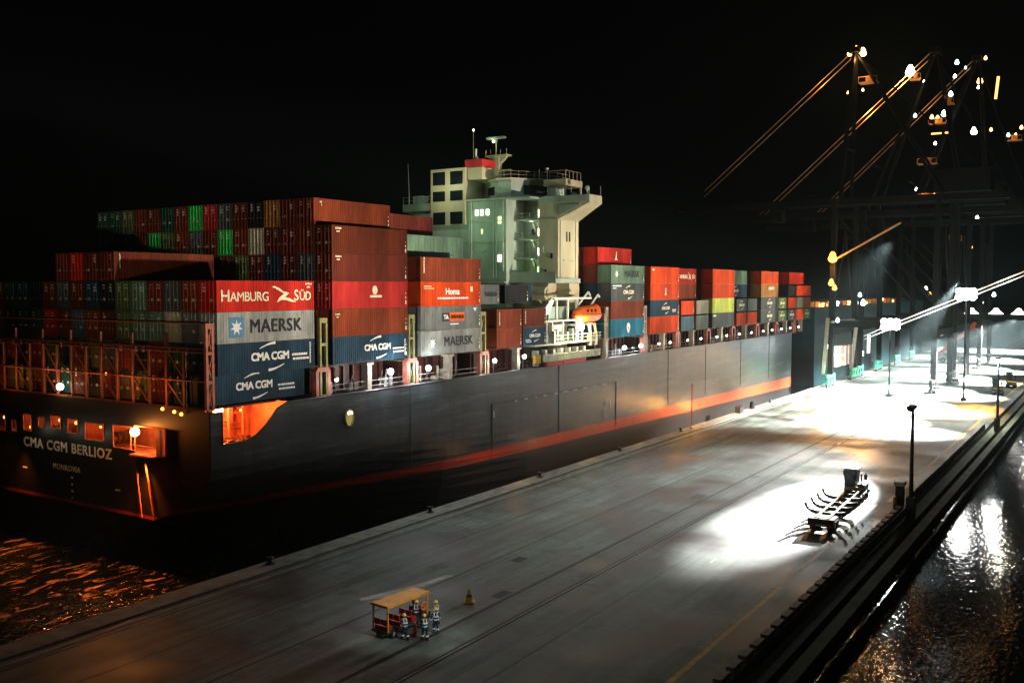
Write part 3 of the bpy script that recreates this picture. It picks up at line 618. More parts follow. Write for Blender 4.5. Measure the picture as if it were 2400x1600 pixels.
# lit and dark windows of the accommodation
def win(y, z, x, wd=.55, hg=1.0, mt=LITWIN):
    m = MB(); m.box(x-.05, x, y-wd/2, y+wd/2, z-hg/2, z+hg/2); f = sp(m, 'window', mt, ablk)
for y, z, mt in ((79.3,36.3,LITWIN),(79.35,33.3,LITWIN),(79.4,30.2,LITWIN),(79.45,27.2,LITG)): win(y, z, 130.75, .75, 1.25, mt)
win(80.6, 33.4, 130.75, .6, .9, DGLASS)
for y in (88.0, 87.0, 85.9): win(y, 36.4, 125.46, .55, .9)
win(83.6, 35.1, 125.46, .6, 1.1, LITG); win(83.6, 29.1, 125.46, .6, 1.1); win(87.0, 33.4, 125.46, .25, .7, LITG)
point('deck_lamp', (129.2, 80.0, 34.6), 60, (.9, 1, .7), .2); point('deck_lamp', (129.2, 80.0, 31.6), 50, (.9, 1, .6), .2); point('deck_lamp', (129.2, 80.0, 28.6), 50, (.7, 1, .5), .2)
# soft greenish deck light on the after face; the last one added for the wheelhouse wall
point('deck_lamp', (118.5, 86, 34.5), 1100, (.6, 1, .58), .5); point('deck_lamp', (120.5, 93, 41.2), 900, (.92, 1, .7), .4); point('deck_lamp', (123.4, 84, 43.6), 260, (.85, 1, .75), .3)  # last one is a light added to brighten the wheelhouse wall
m = MB(); m.box(127.9, 128.0, 74.5, 77.9, 35.0, 35.2); m.box(125.38, 125.5, 82.45, 89.9, 34.9, 35.05); m.box(125.38, 125.5, 82.45, 96.9, 31.6, 31.72)
m.box(127.95, 134.05, 74.35, 74.45, 34.95, 35.1); sp(m, 'deck_edge', GALV, ablk)
m = MB()
for y in (84.2, 84.7): m.tube((125.35,y,26), (125.35,y,38.2), .04, 5)
for k in range(30): m.tube((125.35,84.2,26.2+k*.4), (125.35,84.7,26.2+k*.4), .025, 4)
sp(m, 'ladder', SHIPW, ablk); m = MB()
for y, z0, z1 in ((89.0,26,38.2),(89.3,26,36),(82.9,27,38)): m.tube((125.38,y,z0), (125.38,y,z1), .09, 6)
for x, z0, z1 in ((128.6,26,35),(133.4,26,36)): m.tube((x,74.36,z0), (x,74.36,z1), .07, 6)
m.box(129.6, 132.6, 74.3, 74.45, 28.6, 28.75); m.box(125.36,125.5,86.2,86.9,30.2,30.9); m.box(127.9,128,77.1,77.6,30,31)
sp(m, 'pipework', SHIPW, ablk)
# lower houses and boat-deck gear
m = MB(); m.box(128, 134, 76.2, 97, 13.35, 25.15); m.box(130.6, 133.8, 73.9, 76.1, 20.8, 25.15); lower = sp(m, 'lower_house', SHIPC)
m = MB(); m.tube((126.5,75.4,23.6), (126.5,79.6,23.6), 1.1, 14); m.tube((126.6,75.2,23.6), (126.6,75.4,23.6), .6, 12); m.bar((126.5,75,20),(126.5,79,25), .3); sp(m, 'storage_tank', SHIPC)
WS = mat('boat_deck_white', (.62, .62, .54), .5, 0, .25, 1.5)
m = MB(); m.box(113.2, 131.4, 69.5, 76.2, 16.2, 16.45); m.box(117.4, 128.6, 70.2, 76.2, 19.5, 19.7); m.box(119.6, 131.9, 70.6, 70.95, 22.7, 23.0); m.prism([(116.5,20.6),(119.6,22.9),(120.6,22.9),(118.6,20.6)], 1, 70.6, 71.2)
for x in (117.6, 119.2, 122.4, 126.4, 128.4): m.box(x-.11, x+.11, 70.2, 70.5, 16.45, 19.5)
for x in (118.8, 121.2, 124.6, 127.2): m.box(x-.09, x+.09, 70.6, 70.9, 19.7, 22.7)
sp(m, 'boat_deck_frame', WS)
m = MB()
for z in (17.0, 17.5): m.tube((118.4,69.5,z), (133,69.5,z), .06, 6)
for k in range(8): m.tube((118.6+k*2,69.5,16.45), (118.6+k*2,69.5,17.5), .05, 6)
m.box(118.3,118.8,69.4,69.8,16.3,18.2)
for x in (129.6, 131.4): m.bar((x-.5,69.6,19), (x,69.5,17.2), .3); m.box(x-.3, x+.3, 69.4, 70, 15.6, 17.2)
sp(m, 'boat_deck_railing', mat('railing_cream', (.7, .66, .45), .5, 0, .2, 2))
m = MB(); m.box(119.4, 125.2, 72, 75.8, 16.45, 18.9); m.box(120, 127.6, 72.4, 75.6, 19.7, 21.6)
for k in range(6): m.box(118.8+k*1.5, 119.2+k*1.5, 70.9, 71.6, 16.45, 17.3+.5*(k%3))
m.tube((121,71.5,17.5), (121,71.5,18.9), .5, 10); m.tube((123.4,71.4,16.5), (123.4,71.4,17.9), .35, 10)
sp(m, 'boat_deck_gear', SHIPW)
m = MB()
for k in range(7): m.box(114+k*2.3, 114.6+k*2.3, 69.7, 70.5, 13.4, 15.6); m.box(115+k*2.3,115.5+k*2.3,70.2,70.6,13.4,14.6+.4*(k%2))
sp(m, 'bollard_row', WS)
m = MB(); m.box(114.6, 131.4, 68.75, 69.3, 14.0, 15.0); gw = sp(m, 'gangway', mat('gangway_paint', (.6, .6, .36), .5, 0, .35, .8))
m = MB()
for k in range(20): m.box(115+k*.82, 115.08+k*.82, 68.7, 68.75, 14.05, 14.95)
m.box(114.6,131.4,68.7,68.75,14.92,15.02); sp(m, 'gangway_railing', WS, gw)
m = MB(); m.box(115.5, 127, 68.85, 69.2, 13.35, 13.95); m.box(120, 126, 68.8, 68.85, 13.4, 13.9); sp(m, 'gangway_support', REDPT, gw)
m = MB()
for k in range(3): m.box(112.3+k*.55, 112.65+k*.55, 68.9, 69.3, 13.9, 15.1)
sp(m, 'rail_panel', YELLOW)
bulb((126.75, 69.75, 18.6), .62, LAMPBIG); point('deck_lamp', (126.4, 68.6, 18.4), 1700, (1, .86, .6), .3); point('deck_lamp', (121, 69.0, 21.2), 420, (.9, 1, .75), .3); point('deck_lamp', (120, 68.4, 16.9), 500, (1, .9, .6), .3)
m = MB(); m.path([(128.6,71.2,21.8),(130.4,70.4,23.8),(130.7,70.2,23.2)], .17); m.path([(132.6,71.2,21.6),(133.6,70.4,23.4),(133.8,70.2,22.9)], .14); m.bar((129,71.4,16.4),(128.7,71.2,21.8), .3); m.bar((132.8,71.4,16.4),(132.7,71.2,21.6), .3); m.box(127.6,134,71.3,73,18.6,18.9); sp(m, 'lifeboat_davit', WS)
# lifeboat hangs in its davits
lb = empty('lifeboat', (129.6, 70.2, 19.0), 'enclosed orange lifeboat hanging in white davits beside the accommodation block', 'lifeboat')
m = MB(); st = [(-4.0,.15,.9),(-3.6,.75,.45),(-2.4,1.15,.12),(0,1.3,0),(2.4,1.15,.12),(3.6,.75,.45),(4.1,.12,1.0)]
sec = []
for x, hw, zb in st: sec.append([(x,-hw,1.35),(x,-hw*.85,zb+.45),(x,0,zb),(x,hw*.85,zb+.45),(x,hw,1.35)])
vs_ = [p for s_ in sec for p in s_]; m.add(vs_, [(i*5+j,(i+1)*5+j,(i+1)*5+j+1,i*5+j+1) for i in range(6) for j in range(4)]); m.build('hull', ORANGE, lb, smooth=True)
m = MB(); sec = []
for x, hw, zt in ((-3.9,.14,1.5),(-3.4,.75,2.1),(-2.2,1.1,2.6),(0,1.22,2.75),(1.8,1.1,2.75),(2.4,1.0,3.1),(3.3,.8,2.6),(4.0,.12,1.6)): sec.append([(x,-hw,1.35),(x,-hw*.8,1.35+(zt-1.35)*.75),(x,0,zt),(x,hw*.8,1.35+(zt-1.35)*.75),(x,hw,1.35)])
vs_ = [p for s_ in sec for p in s_]; m.add(vs_, [(i*5+j,i*5+j+1,(i+1)*5+j+1,(i+1)*5+j) for i in range(7) for j in range(4)]); m.build('canopy', ORANGE, lb, smooth=True)
m = MB()
for x in (-1.6, -.4, .8): m.box(x-.25, x+.25, -1.12, -1.02, 1.75, 2.15)
m.build('window', DGLASS, lb)
m = MB(); m.box(-3.3, 3.3, -1.34, -1.2, 1.28, 1.42); m.build('fender_strip', DARKST, lb)

# ------------------------------------------------------------------ containers
TZ = {1: 13.62, 2: 16.5, 3: 19.4, 4: 22.3, 5: 25.2, 6: 28.1, 7: 31.0}
CM = {}
def cont_mesh(Lc, Hc):
    """corrugated steel box, origin at its lower aft corner on the quay side; aft end at x = 0"""
    if (Lc, Hc) in CM: return CM[Lc, Hc]
    W = 2.44; m = MB(); a = .03
    for x in (0, Lc-.16):
        for y in (0, W-.16): m.box(x, x+.16, y, y+.16, .12, Hc-.12)
    for z0, z1 in ((0.0,.12),(Hc-.12,Hc)):
        for x in (-.012, Lc-.178):
            for y in (-.012, W-.178): m.box(x, x+.19, y, y+.19, z0, z1)
        for y in (.004, W-.104): m.box(.178, Lc-.178, y, y+.1, z0+.005, z1-.005)
        for x in (.004, Lc-.104): m.box(x, x+.1, .178, W-.178, z0+.005, z1-.005)
    n = int((Lc-.32)/.3); st = (Lc-.32)/n; xs = []
    for k in range(n):
        x = .16+k*st; xs += [(x, .02), (x+st*.36, .02), (x+st*.5, .065), (x+st*.86, .065)]
    xs.append((Lc-.16, .02))
    for side in (0, 1):
        vs_ = []
        for x, d in xs:
            y = d if side == 0 else W-d
            vs_ += [(x, y, .115), (x, y, Hc-.115)]
        m.add(vs_, [(2*i, 2*i+2, 2*i+3, 2*i+1) for i in range(len(xs)-1)])
    m.box(.1, Lc-.1, .1, W-.1, Hc-.1, Hc-.035); m.box(.1, Lc-.1, .1, W-.1, .03, .1)
    m.box(.10, .13, .16, W-.16, .12, Hc-.12); m.box(Lc-.14, Lc-.08, .16, W-.16, .12, Hc-.12)
    CM[Lc, Hc] = m.mesh('container_body', P('brown')); return CM[Lc, Hc]
DM = {}
def door_mesh(Hc, var):
    if (Hc, var) in DM: return DM[Hc, var]
    m = MB(); m.mi(0); m.box(.03, .095, .165, 1.215, .125, Hc-.125)
    for k in range(4): m.box(.005, .03, .25, 1.13, .3+k*.62, .3+k*.62+.36)
    m.mi(0)
    for y in (.42, .96):
        m.tube((-.03,y,.1), (-.03,y,Hc-.1), .026, 6)
        for z in (.3, Hc*.5, Hc-.35): m.box(-.04, .03, y-.07, y+.07, z-.06, z+.06)
    m.mi(1)
    for y in (.42, .96): m.box(-.06, -.03, y-.26, y+.02, Hc*.36, Hc*.36+.06)
    m.mi(2); rr = random.Random(var)
    if var % 3 != 2:
        for k in range(2+var % 2):
            z = Hc-.45-k*.3; m.box(-.006, .003, .5, .6+rr.random()*.45, z, z+.1+.08*(var % 2))
    if var % 2 == 0: m.box(-.006, .003, .6, .92, .95, 1.2)
    DM[Hc, var] = m.mesh('door', [P('brown'), STEEL, WHITE]); return DM[Hc, var]
ORD = ['outermost on the quay side','second from the quay side','third from the quay side','fourth from the quay side','fifth from the quay side','sixth from the quay side','seventh from the quay side','eighth from the quay side','ninth from the quay side','tenth from the quay side','eleventh from the quay side','twelfth from the quay side','thirteenth from the quay side','fourteenth from the quay side','fifteenth from the quay side','sixteenth from the quay side','seventeenth from the quay side']
TN = {1:'first tier',2:'second tier',3:'third tier',4:'fourth tier',5:'fifth tier',6:'sixth tier',7:'seventh tier'}
CCOUNT = {}
def container(x, row, tier, col, bay, Lc=12.19, Hc=2.875, label=None, doors=False, y=None, z=None):
    me = cont_mesh(Lc, Hc); o = bpy.data.objects.new('shipping_container', me); COL.objects.link(o)
    o.location = (x, 69+2.5*row if y is None else y, TZ[tier] if z is None else z)
    o.material_slots[0].link = 'OBJECT'; o.material_slots[0].material = P(col)
    tag(o, label or f'{col} container, {ORD[row]}, {TN[tier]}, {bay}', 'container', 'containers stacked on the ship')
    if doors:
        for k in (0, 1):
            d = bpy.data.objects.new('door', door_mesh(Hc, random.randrange(6))); COL.objects.link(d); d.parent = o
            if k: d.location = (0, 2.44, 0); d.scale = (1, -1, 1)
            d.material_slots[0].link = 'OBJECT'; d.material_slots[0].material = P(col)
    return o
def ctext(o, body, size, x, z, m_=WHITE, sx=1., bold=.0, name='lettering', align='CENTER', space=1.):
    return text(body, size, m_, o, (x, -.025, z), SIDE, name, align, sx, bold, .008, space)
def cmark(o, polys, m_=WHITE, name='emblem'):
    m = MB()
    for p in polys: m.prism(p, 1, -.03, -.004)
    return m.build(name, m_, o)
def swoosh(cx, cz, w_, h_, th, flip=1):
    n = 10; up = []; dn = []
    for k in range(n+1):
        t_ = k/n; x = cx-w_/2+w_*t_; z = cz+flip*(h_*math.sin(t_*math.pi*.55)-h_*.5); thk = th*(.25+.75*t_) if flip > 0 else th*(1.-.75*t_)
        if flip > 0: z = cz-h_*.5+h_*math.sin(t_*math.pi*.5)
        else: z = cz-h_*.5+h_*(1-math.cos(t_*math.pi*.5))
        up.append((x, z+thk/2)); dn.append((x, z-thk/2))
    return up+dn[::-1]
def cmacgm(o, cx, cz, s=1., m_=WHITE, strap=None):
    ctext(o, 'CMA CGM', 1.0*s, cx, cz, m_, 1.02, .035*s, space=.95)
    cmark(o, [swoosh(cx-.35*s, cz+1.0*s, 1.9*s, .45*s, .26*s, 1), swoosh(cx+.7*s, cz-1.0*s, 1.9*s, .45*s, .26*s, -1)], m_)
    if strap:
        x0, z0 = strap; rr = random.Random(int(x0*10)); ps = []
        for ln in (0, 1):
            x = x0+.12*ln
            while x < x0+2.0*s:
                q = .1+.22*rr.random(); ps.append([(x, z0-ln*.4*s), (x+q, z0-ln*.4*s), (x+q, z0-ln*.4*s+.2*s), (x, z0-ln*.4*s+.2*s)]); x += q+.05
        cmark(o, ps, m_, 'small_print')
def star(cx, cz, r, n=7, q=.42): return [((cx+(r if k % 2 == 0 else r*q)*math.sin(math.pi*k/n)), cz+(r if k % 2 == 0 else r*q)*math.cos(math.pi*k/n)) for k in range(2*n)]
def rect(x, z, w_, h_): return [(x, z), (x+w_, z), (x+w_, z+h_), (x, z+h_)]
def maersk(o, cx, cz, s=1., sq=BLUEMARK, starx=None, tx=DARKMARK):
    ctext(o, 'MAERSK', 1.75*s, cx, cz, tx, 1.0, .03*s, space=1.06)
    sx_ = cx-4.75*s if starx is None else starx
    if sq: cmark(o, [rect(sx_-.85*s, cz-.95*s, 1.7*s, 1.9*s)], sq, 'emblem')
    m = MB(); m.prism(star(sx_, cz, .75*s), 1, -.05, -.031); m.build('emblem', WHITE, o)
def vcode(o, x, z0, z1, m_=CREAMY, seed=0, w_=.2):
    rr = random.Random(seed); ps = []; z = z0
    while z < z1: q = .1+.12*rr.random(); ps.append(rect(x, z, w_*(.7+.3*rr.random()), q)); z += q+.05
    cmark(o, ps, m_, 'code_mark')
def hcode(o, x, z, n=5, m_=CREAMY, seed=0, hgt=.17):
    rr = random.Random(seed); ps = []
    for k in range(n): ps.append(rect(x+k*.19, z, .13, hgt)); 
    for k in range(max(1, n-2)): ps.append(rect(x+.2+k*.17, z-.3, .11, hgt*.9))
    cmark(o, ps, m_, 'code_mark')

def cornermarks(o, L_=12.19):
    cmark(o, [rect(L_-.42, .35, .16, .42), rect(L_-.4, 1.0, .1, .2), rect(L_-.4, 1.5, .1, .12)], CREAMY, 'corner_glint')  # light glinting off the corner locks, painted as cream marks
B1, B2, B3 = 'aftmost bay', 'second bay from the stern', 'third bay from the stern'
# --- aftmost bay: side boxes seen in full
o = container(57.55, 0, 4, 'bright red', B1, label='bright red container with large cream words and a bird emblem, over the pale one', doors=True)
ctext(o, 'H', 1.5, .95, 1.42, CREAMY, 1.05, .02); ctext(o, 'AMBURG', 1.22, 1.5, 1.34, CREAMY, 1.0, .015, align='LEFT', space=.92)
ctext(o, 'S', 1.5, 9.75, 1.42, CREAMY, 1., .02); ctext(o, 'ÜD', 1.22, 10.15, 1.36, CREAMY, .95, .015, align='LEFT', space=.92)
cmark(o, [[(6.55,2.3),(6.9,2.4),(7.5,2.18),(8.15,1.85),(8.85,1.72),(8.45,1.45),(8.25,1.3),(8.85,1.2),(9.75,.82),(9.3,.8),(8.4,1.02),(7.85,1.05),(7.2,.8),(7.45,1.2),(7.9,1.5),(8.15,1.66),(7.45,1.95),(6.9,2.2)]], CREAMY)
hcode(o, 11.0, 2.5, 5, CREAMY, 2)
o = container(57.55, 0, 3, 'pale grey', B1, label='pale grey container with big dark letters and a blue starred square, facing the quay', doors=True)
maersk(o, 7.1, 1.45, 1.0, BLUEMARK, 2.2)
o = container(57.55, 0, 2, 'navy blue', B1, label='navy container under the pale grey one, white letters between two white swooshes', doors=True)
cmacgm(o, 6.3, 1.45, 1.05, WHITE, (9.1, 1.35)); vcode(o, 11.5, .5, 2.6, WHITE, 3, .16)
o = container(57.55, 1, 1, 'navy blue', B1, label='lowest navy container with white letters, just over the glowing mooring deck', doors=False, y=70.5)
cmacgm(o, 5.6, 1.5, 1.0, WHITE, (8.6, 1.2))
# stern faces, row by row
C4 = {1:'rust brown',2:'dark grey',3:'dark red',4:'grey green',5:'olive green',6:'black',7:'navy blue',8:'brown',9:'dark grey',10:'brown',11:'black',12:'navy blue',13:'dark green',14:'rust brown',15:'dark green'}
C3 = {1:'grey',2:'cream',3:'grey green',4:'grey green',5:'olive green',6:'brown',7:'rust brown',8:'blue grey',9:'dark red',10:'bright red',11:'dark green',12:'navy blue',13:'black',14:'olive green',15:'rust brown'}
for r_, c in C4.items(): container(57.55, r_, 4, c, B1, doors=True)
for r_, c in C3.items(): container(57.55, r_, 3, c, B1, doors=True)
rr = random.Random(5)
DK = ['brown','dark red','dark grey','navy blue','black','olive green','dark green','rust brown']
for r_ in range(1, 15): container(57.55, r_, 2, DK[(r_*3) % 8], B1, doors=True)
for r_ in range(2, 15): container(57.55, r_, 1, DK[(r_*5+1) % 8], B1, doors=True)
o = container(57.55, 6, 5, 'brown', B1, label='brown container with its long side showing, lone tier above the aftmost bay', doors=True); vcode(o, .6, 1.2, 2.6, CREAMY, 8, .16)
for r_, c in ((7,'brown'),(8,'bright red'),(9,'dark red')): container(57.55, r_, 5, c, B1, doors=True)
# --- second bay
o = container(72.4, 0, 2, 'navy blue', B2, label='navy container above two blazing deck lamps, white letters between swooshes'); cmacgm(o, 7.0, 1.5, .95, WHITE, (9.5, 1.15)); vcode(o, 11.6, .4, 2.0, WHITE, 4, .16)
o = container(72.4, 0, 3, 'rust brown', B2, label='plain weathered pinkish brown container under the crimson one, beside the dark gap'); hcode(o, .4, 2.3, 4, CREAMY, 1, .13)
o = container(72.4, 0, 4, 'crimson', B2, label='crimson container with a small white globe emblem, level with the cream lettered red one', doors=True)
cmark(o, [[(6.6+.42*math.cos(a*.5236), 1.95+.5*math.sin(a*.5236)) for a in range(12)], rect(5.8, 1.15, 1.9, .24)], CREAMY)
o = container(72.4, 0, 5, 'dark red', B2, label='dark red container with a white code at its top corner, directly above the crimson one', doors=True); hcode(o, .5, 2.45, 5, CREAMY, 3, .2)
o = container(72.4, 0, 6, 'brown', B2, label='brown container with a white code at its corner, second from top of its stack', doors=True); hcode(o, .5, 2.45, 5, CREAMY, 5, .2)
o = container(72.4, 1, 7, 'rust brown', B2, label='rust brown container crowning the second bay, its whole long side showing', doors=True); hcode(o, .9, 2.4, 2, CREAMY, 6, .2)
S7 = {2:'dark red',3:'ochre',4:'black',5:'brown',6:'dark grey',7:'crimson',8:'green',9:'dark red',10:'dark green',11:'brown',12:'dark red',13:'olive green',14:'dark green',15:'dark green'}
S6 = {1:'rust brown',2:'dark red',3:'brown',4:'cream',5:'dark red',6:'green',7:'brown',8:'dark grey',9:'rust brown',10:'olive green',11:'green',12:'dark red',13:'black',14:'black',15:'dark green'}
S5 = {1:'dark grey',2:'brown',3:'navy blue',4:'dark red',5:'olive green',6:'dark red',7:'brown',8:'black',9:'dark grey',10:'brown',11:'dark red',12:'navy blue',13:'brown'}
for t_, S in ((7,S7),(6,S6),(5,S5)):
    for r_, c in S.items():
        container(72.4, r_, t_, c, B2, doors=True)
for t_ in (2, 3, 4): container(72.4, 1, t_, ('dark red','black','brown')[t_-2], B2, doors=True)
# --- third bay
o = container(87, 0, 2, 'pale grey', B3, label='pale greenish grey container with dark letters and faded star, lowest beside the lamp'); maersk(o, 7.4, 1.45, .9, None, 2.2)
o = container(87, 0, 3, 'grey', B3, label='mid grey container with a small dark and orange sign on its side')
cmark(o, [rect(4.1, 1.05, 1.5, 1.0)], DARKMARK); cmark(o, [rect(5.6, 1.05, 3.0, 1.05)], ORANGE); cmark(o, [rect(5.85+.55*k, 1.3, .36, .55) for k in range(5)], mat('sign_red_mark', (.3, .03, .03))); ctext(o, 'TA', .7, 4.85, 1.55, WHITE, 1.0, .03); cmark(o, [rect(5.7, .62, 1.7, .14)], WHITE, 'small_print'); cmark(o, [[(10.5,2.6),(11.3,2.6),(10.9,2.15)]], WHITE, 'code_mark')
o = container(87, 0, 4, 'orange', B3, label='vivid orange container with a white name above a line of small print'); ctext(o, 'Homa', 1.05, 6.2, 1.7, WHITE, 1.1, .03)
rr = random.Random(9); ps = []; x = 3.2
while x < 9.4: q = .15+.3*rr.random(); ps.append(rect(x, .82, q, .22)); x += q+.08
cmark(o, ps, WHITE, 'small_print'); cmark(o, [rect(.6, 2.3, 1.4, .12), rect(.6, 2.05, 1.9, .1)], CREAMY, 'small_print'); cmark(o, [rect(9.9, 1.7, .5, .65)], CREAMY)
o = container(87, 0, 5, 'rust brown', B3, label='orange brown container with a vertical cream code, above the vivid orange one'); vcode(o, .55, 1.0, 2.65, CREAMY, 11, .22)
o = container(90.1, 2, 6, 'grey green', B3, label='plain grey green container high beside the accommodation block')
o = container(90.1, 4, 7, 'dark red', B3, label='dark red container highest against the bridge wing, behind the grey green one')
for r_, t_, c in ((1,2,'brown'),(1,3,'dark grey'),(1,4,'dark red'),(1,5,'brown'),(3,6,'brown'),(5,7,'dark grey')): container(87 if t_ < 6 else 90.1, r_, t_, c, B3)
# --- fourth bay: short containers
B4 = 'fourth bay from the stern'
o = container(102.9, 0, 2, 'rust brown', B4, 6.06, 2.57, 'short rust brown container, plain, over the cool white deck lamp')
o = container(102.9, 0, 3, 'orange', B4, 6.06, 2.57, 'short orange brown container with vertical code, atop the short plain one', z=19.08); o.material_slots[0].material = P('rust brown'); vcode(o, .5, .5, 2.2, CREAMY, 13, .2)
o = container(109.3, 0, 2, 'navy blue', B4, 6.06, 2.57, 'short navy container with white letters next to the boat deck'); cmacgm(o, 3.0, 1.35, .62, WHITE, (.6, .75))
o = container(109.3, 0, 3, 'brown', B4, 6.06, 2.57, 'short brown container atop the short navy one, by the boat deck', z=19.08); vcode(o, .5, .5, 2.2, CREAMY, 14, .18)
o = container(99.6, 1, 4, 'grey', B4, 7.6, 2.57, 'grey container with faint dark letters, half hidden beside the vivid orange one', z=22.3); ctext(o, 'MAERSK', .8, 5.6, 1.3, DARKMARK, 1, .02)
for x, r_, c in ((108.6,1,'black'),(113.5,2,'navy blue')): container(x, r_, 4, c, B4, 6.06, 2.57, z=22.3)
for x in (102.9, 109.3): container(x, 1, 2, 'dark grey', ('fourth bay aft' if x < 105 else 'fourth bay forward'), 6.06, 2.57); container(x, 1, 3, 'dark red', ('fourth bay aft' if x < 105 else 'fourth bay forward'), 6.06, 2.57, z=19.08)
# --- forward of the accommodation
F1 = 'first bay ahead of the bridge'
o = container(135.5, 0, 2, 'teal blue', F1, label='teal blue container with white drop emblem, lowest ahead of the bridge')
cmark(o, [[(6.2+.62*math.cos(a*.5236)*(1 if a < 7 else .75), 1.4+.85*math.sin(a*.5236)) for a in range(12)]], WHITE); cmark(o, [rect(6.0, 1.1, .4, .5)], P('teal blue'), 'emblem')
o = container(135.5, 0, 3, 'rust brown', F1, label='pinkish brown container between teal and dark ones, first bay ahead of bridge')
o = container(135.5, 0, 4, 'dark grey', F1, label='dark container with cream letters and swooshes, first bay ahead of bridge'); cmacgm(o, 6.2, 1.4, .85, CREAMY); cmark(o, [rect(.5, 2.35, 3, .2), rect(.5, 2.0, 1.2, .14)], WHITE, 'small_print')
o = container(135.5, 0, 5, 'grey green', F1, label='grey container with dark letters, first bay ahead of the bridge'); maersk(o, 7.4, 1.45, .85, None, 1.8)
o = container(135.6, 1, 6, 'bright red', F1, label='red container crowning the first bay ahead of the bridge'); cmark(o, [[(6.2,1.0),(6.5,2.3),(6.7,2.3),(6.6,1.0)], rect(5.9,.9,1.1,.16)], WHITE)
for t_, cs in ((5,['grey green','dark red','brown','navy blue']),(6,['','brown','dark red','brown']),(4,['','navy blue','black']),(3,['','brown']),(2,['','dark grey'])):
    for r_, c in enumerate(cs):
        if c and not (r_ == 0): 
            if t_ == 6 and r_ == 1: continue
            container(135.5, r_, t_, c, F1)
F2 = 'second bay ahead of the bridge'
container(150.3, 0, 2, 'orange', F2, label='orange red container with pale end, lowest in second bay ahead of bridge')
o = container(150.3, 0, 3, 'navy blue', F2, label='navy container with cream letters, second bay ahead of bridge'); cmacgm(o, 6.4, 1.4, .75, CREAMY, (9.2, 1.0))
o = container(150.3, 0, 4, 'orange', F2, label='bright orange container with small white emblem, above the navy one'); cmark(o, [[(6.0,.8),(6.3,2.1),(6.5,2.1),(6.5,.8)]], WHITE)
o = container(150.3, 0, 5, 'bright red', F2, label='orange red container topping the second bay ahead of bridge'); o.material_slots[0].material = P('orange'); cmark(o, [rect(.7,2.2,.7,.3)], WHITE, 'code_mark')
for t_, c in ((2,'brown'),(3,'dark grey'),(4,'dark red'),(5,'brown')): container(150.3, 1, t_, c, F2)
F3 = 'third bay ahead of the bridge'
o = container(164.7, 1, 5, 'bright red', F3, label='red container with yellowish letters and bird emblem, far along the deck')
ctext(o, 'HAMBURG', 1.0, 5.9, 1.3, CREAMY, .8, .03); ctext(o, 'SÜD', 1.0, 10.8, 1.3, CREAMY, .8, .03); cmark(o, [[(8.0,2.3),(8.9,1.6),(9.6,1.7),(9.1,1.3),(9.9,.7),(8.8,1.1),(8.0,.7),(8.7,1.4)]], CREAMY)
container(164.7, 1, 4, 'rust brown', F3, label='dull brown container below the red lettered one, far along the deck')
container(163.75, 0, 3, 'orange', F3+' aft half', 6.06, 2.57, 'short orange container over a short blue grey one'); container(163.75, 0, 2, 'blue grey', F3+' aft half', 6.06, 2.6, 'short blue grey container under a short orange one')
container(171.1, 0, 3, 'cream', F3+' forward half', 6.06, 2.57, 'short cream container stacked over the short pale grey one'); container(171.1, 0, 2, 'pale grey', F3+' forward half', 6.06, 2.6, 'short pale grey container under the short cream one')
for t_, c in ((2,'dark grey'),(3,'brown')): container(163.9, 1, t_, c, F3)
for t_, c in ((4,'brown'),(5,'dark red')): container(164.7, 2, t_, c, F3)
F4 = 'fourth bay ahead of the bridge'
o = container(179.4, 0, 2, 'dark grey', F4, label='dark grey container beneath the lime yellow one'); cmark(o, [rect(.4, 2.2, 1.5, .3)], CREAMY, 'code_mark')
container(179.4, 0, 3, 'lime yellow', F4, label='lime yellow container lit brightly, far along the ship')
container(179.4, 0, 4, 'orange', F4, label='bright orange container directly above the lime yellow one'); o = container(179.4, 0, 5, 'rust brown', F4, label='orange brown container topping the stack with the lime yellow one'); o.material_slots[0].material = P('orange')
for t_, c in ((2,'brown'),(3,'dark grey'),(4,'dark red'),(5,'brown')): container(179.4, 1, t_, c, F4)
F5 = 'fifth bay ahead of the bridge'
o = container(194.3, 1, 5, 'grey green', F5, label='pale teal grey container, top tier right of the lime yellow stack')
o = container(194.3, 1, 4, 'navy blue', F5, label='dark navy container with cream letters under the pale teal grey one'); cmacgm(o, 5, 1.4, .8, CREAMY)
o = container(193.2, 0, 3, 'dark grey', F5+' aft half', 6.06, 2.57, 'short dark container with cream letters right of the lime yellow one'); cmacgm(o, 3.1, 1.3, .7, CREAMY)
container(193.2, 0, 2, 'orange', F5+' aft half', 6.06, 2.57, 'short orange container under the short dark lettered one')
container(200.1, 0, 3, 'grey', F5+' forward half', 6.06, 2.57, 'short plain grey container far along, over a short orange one'); container(200.1, 0, 2, 'orange', F5+' forward half', 6.06, 2.57, 'short orange container under the short plain grey one')
for t_, c in ((4,'black'),(5,'brown')): container(194.3, 2, t_, c, F5)
F6 = 'sixth bay past bridge'
container(208.9, 0, 5, 'orange', F6, label='orange container on top of the ochre one, far forward')
o = container(208.9, 0, 4, 'ochre', F6, label='ochre yellow container under the orange top one, far forward'); cmark(o, [rect(5, 1.6, 4, .7)], mat('faded_mark', (.3, .3, .25)))
for t_ in (3, 2):
    o = container(208.9, 0, t_, 'dark grey', F6, label='grey brown lettered container '+('just below the ochre one' if t_ == 3 else 'two below the ochre one')); cmacgm(o, 6, 1.45, .8, CREAMY)
for t_, c in ((2,'brown'),(3,'dark grey'),(4,'dark red'),(5,'brown')): container(208.9, 1, t_, c, F6)
F7 = 'seventh bay past bridge'
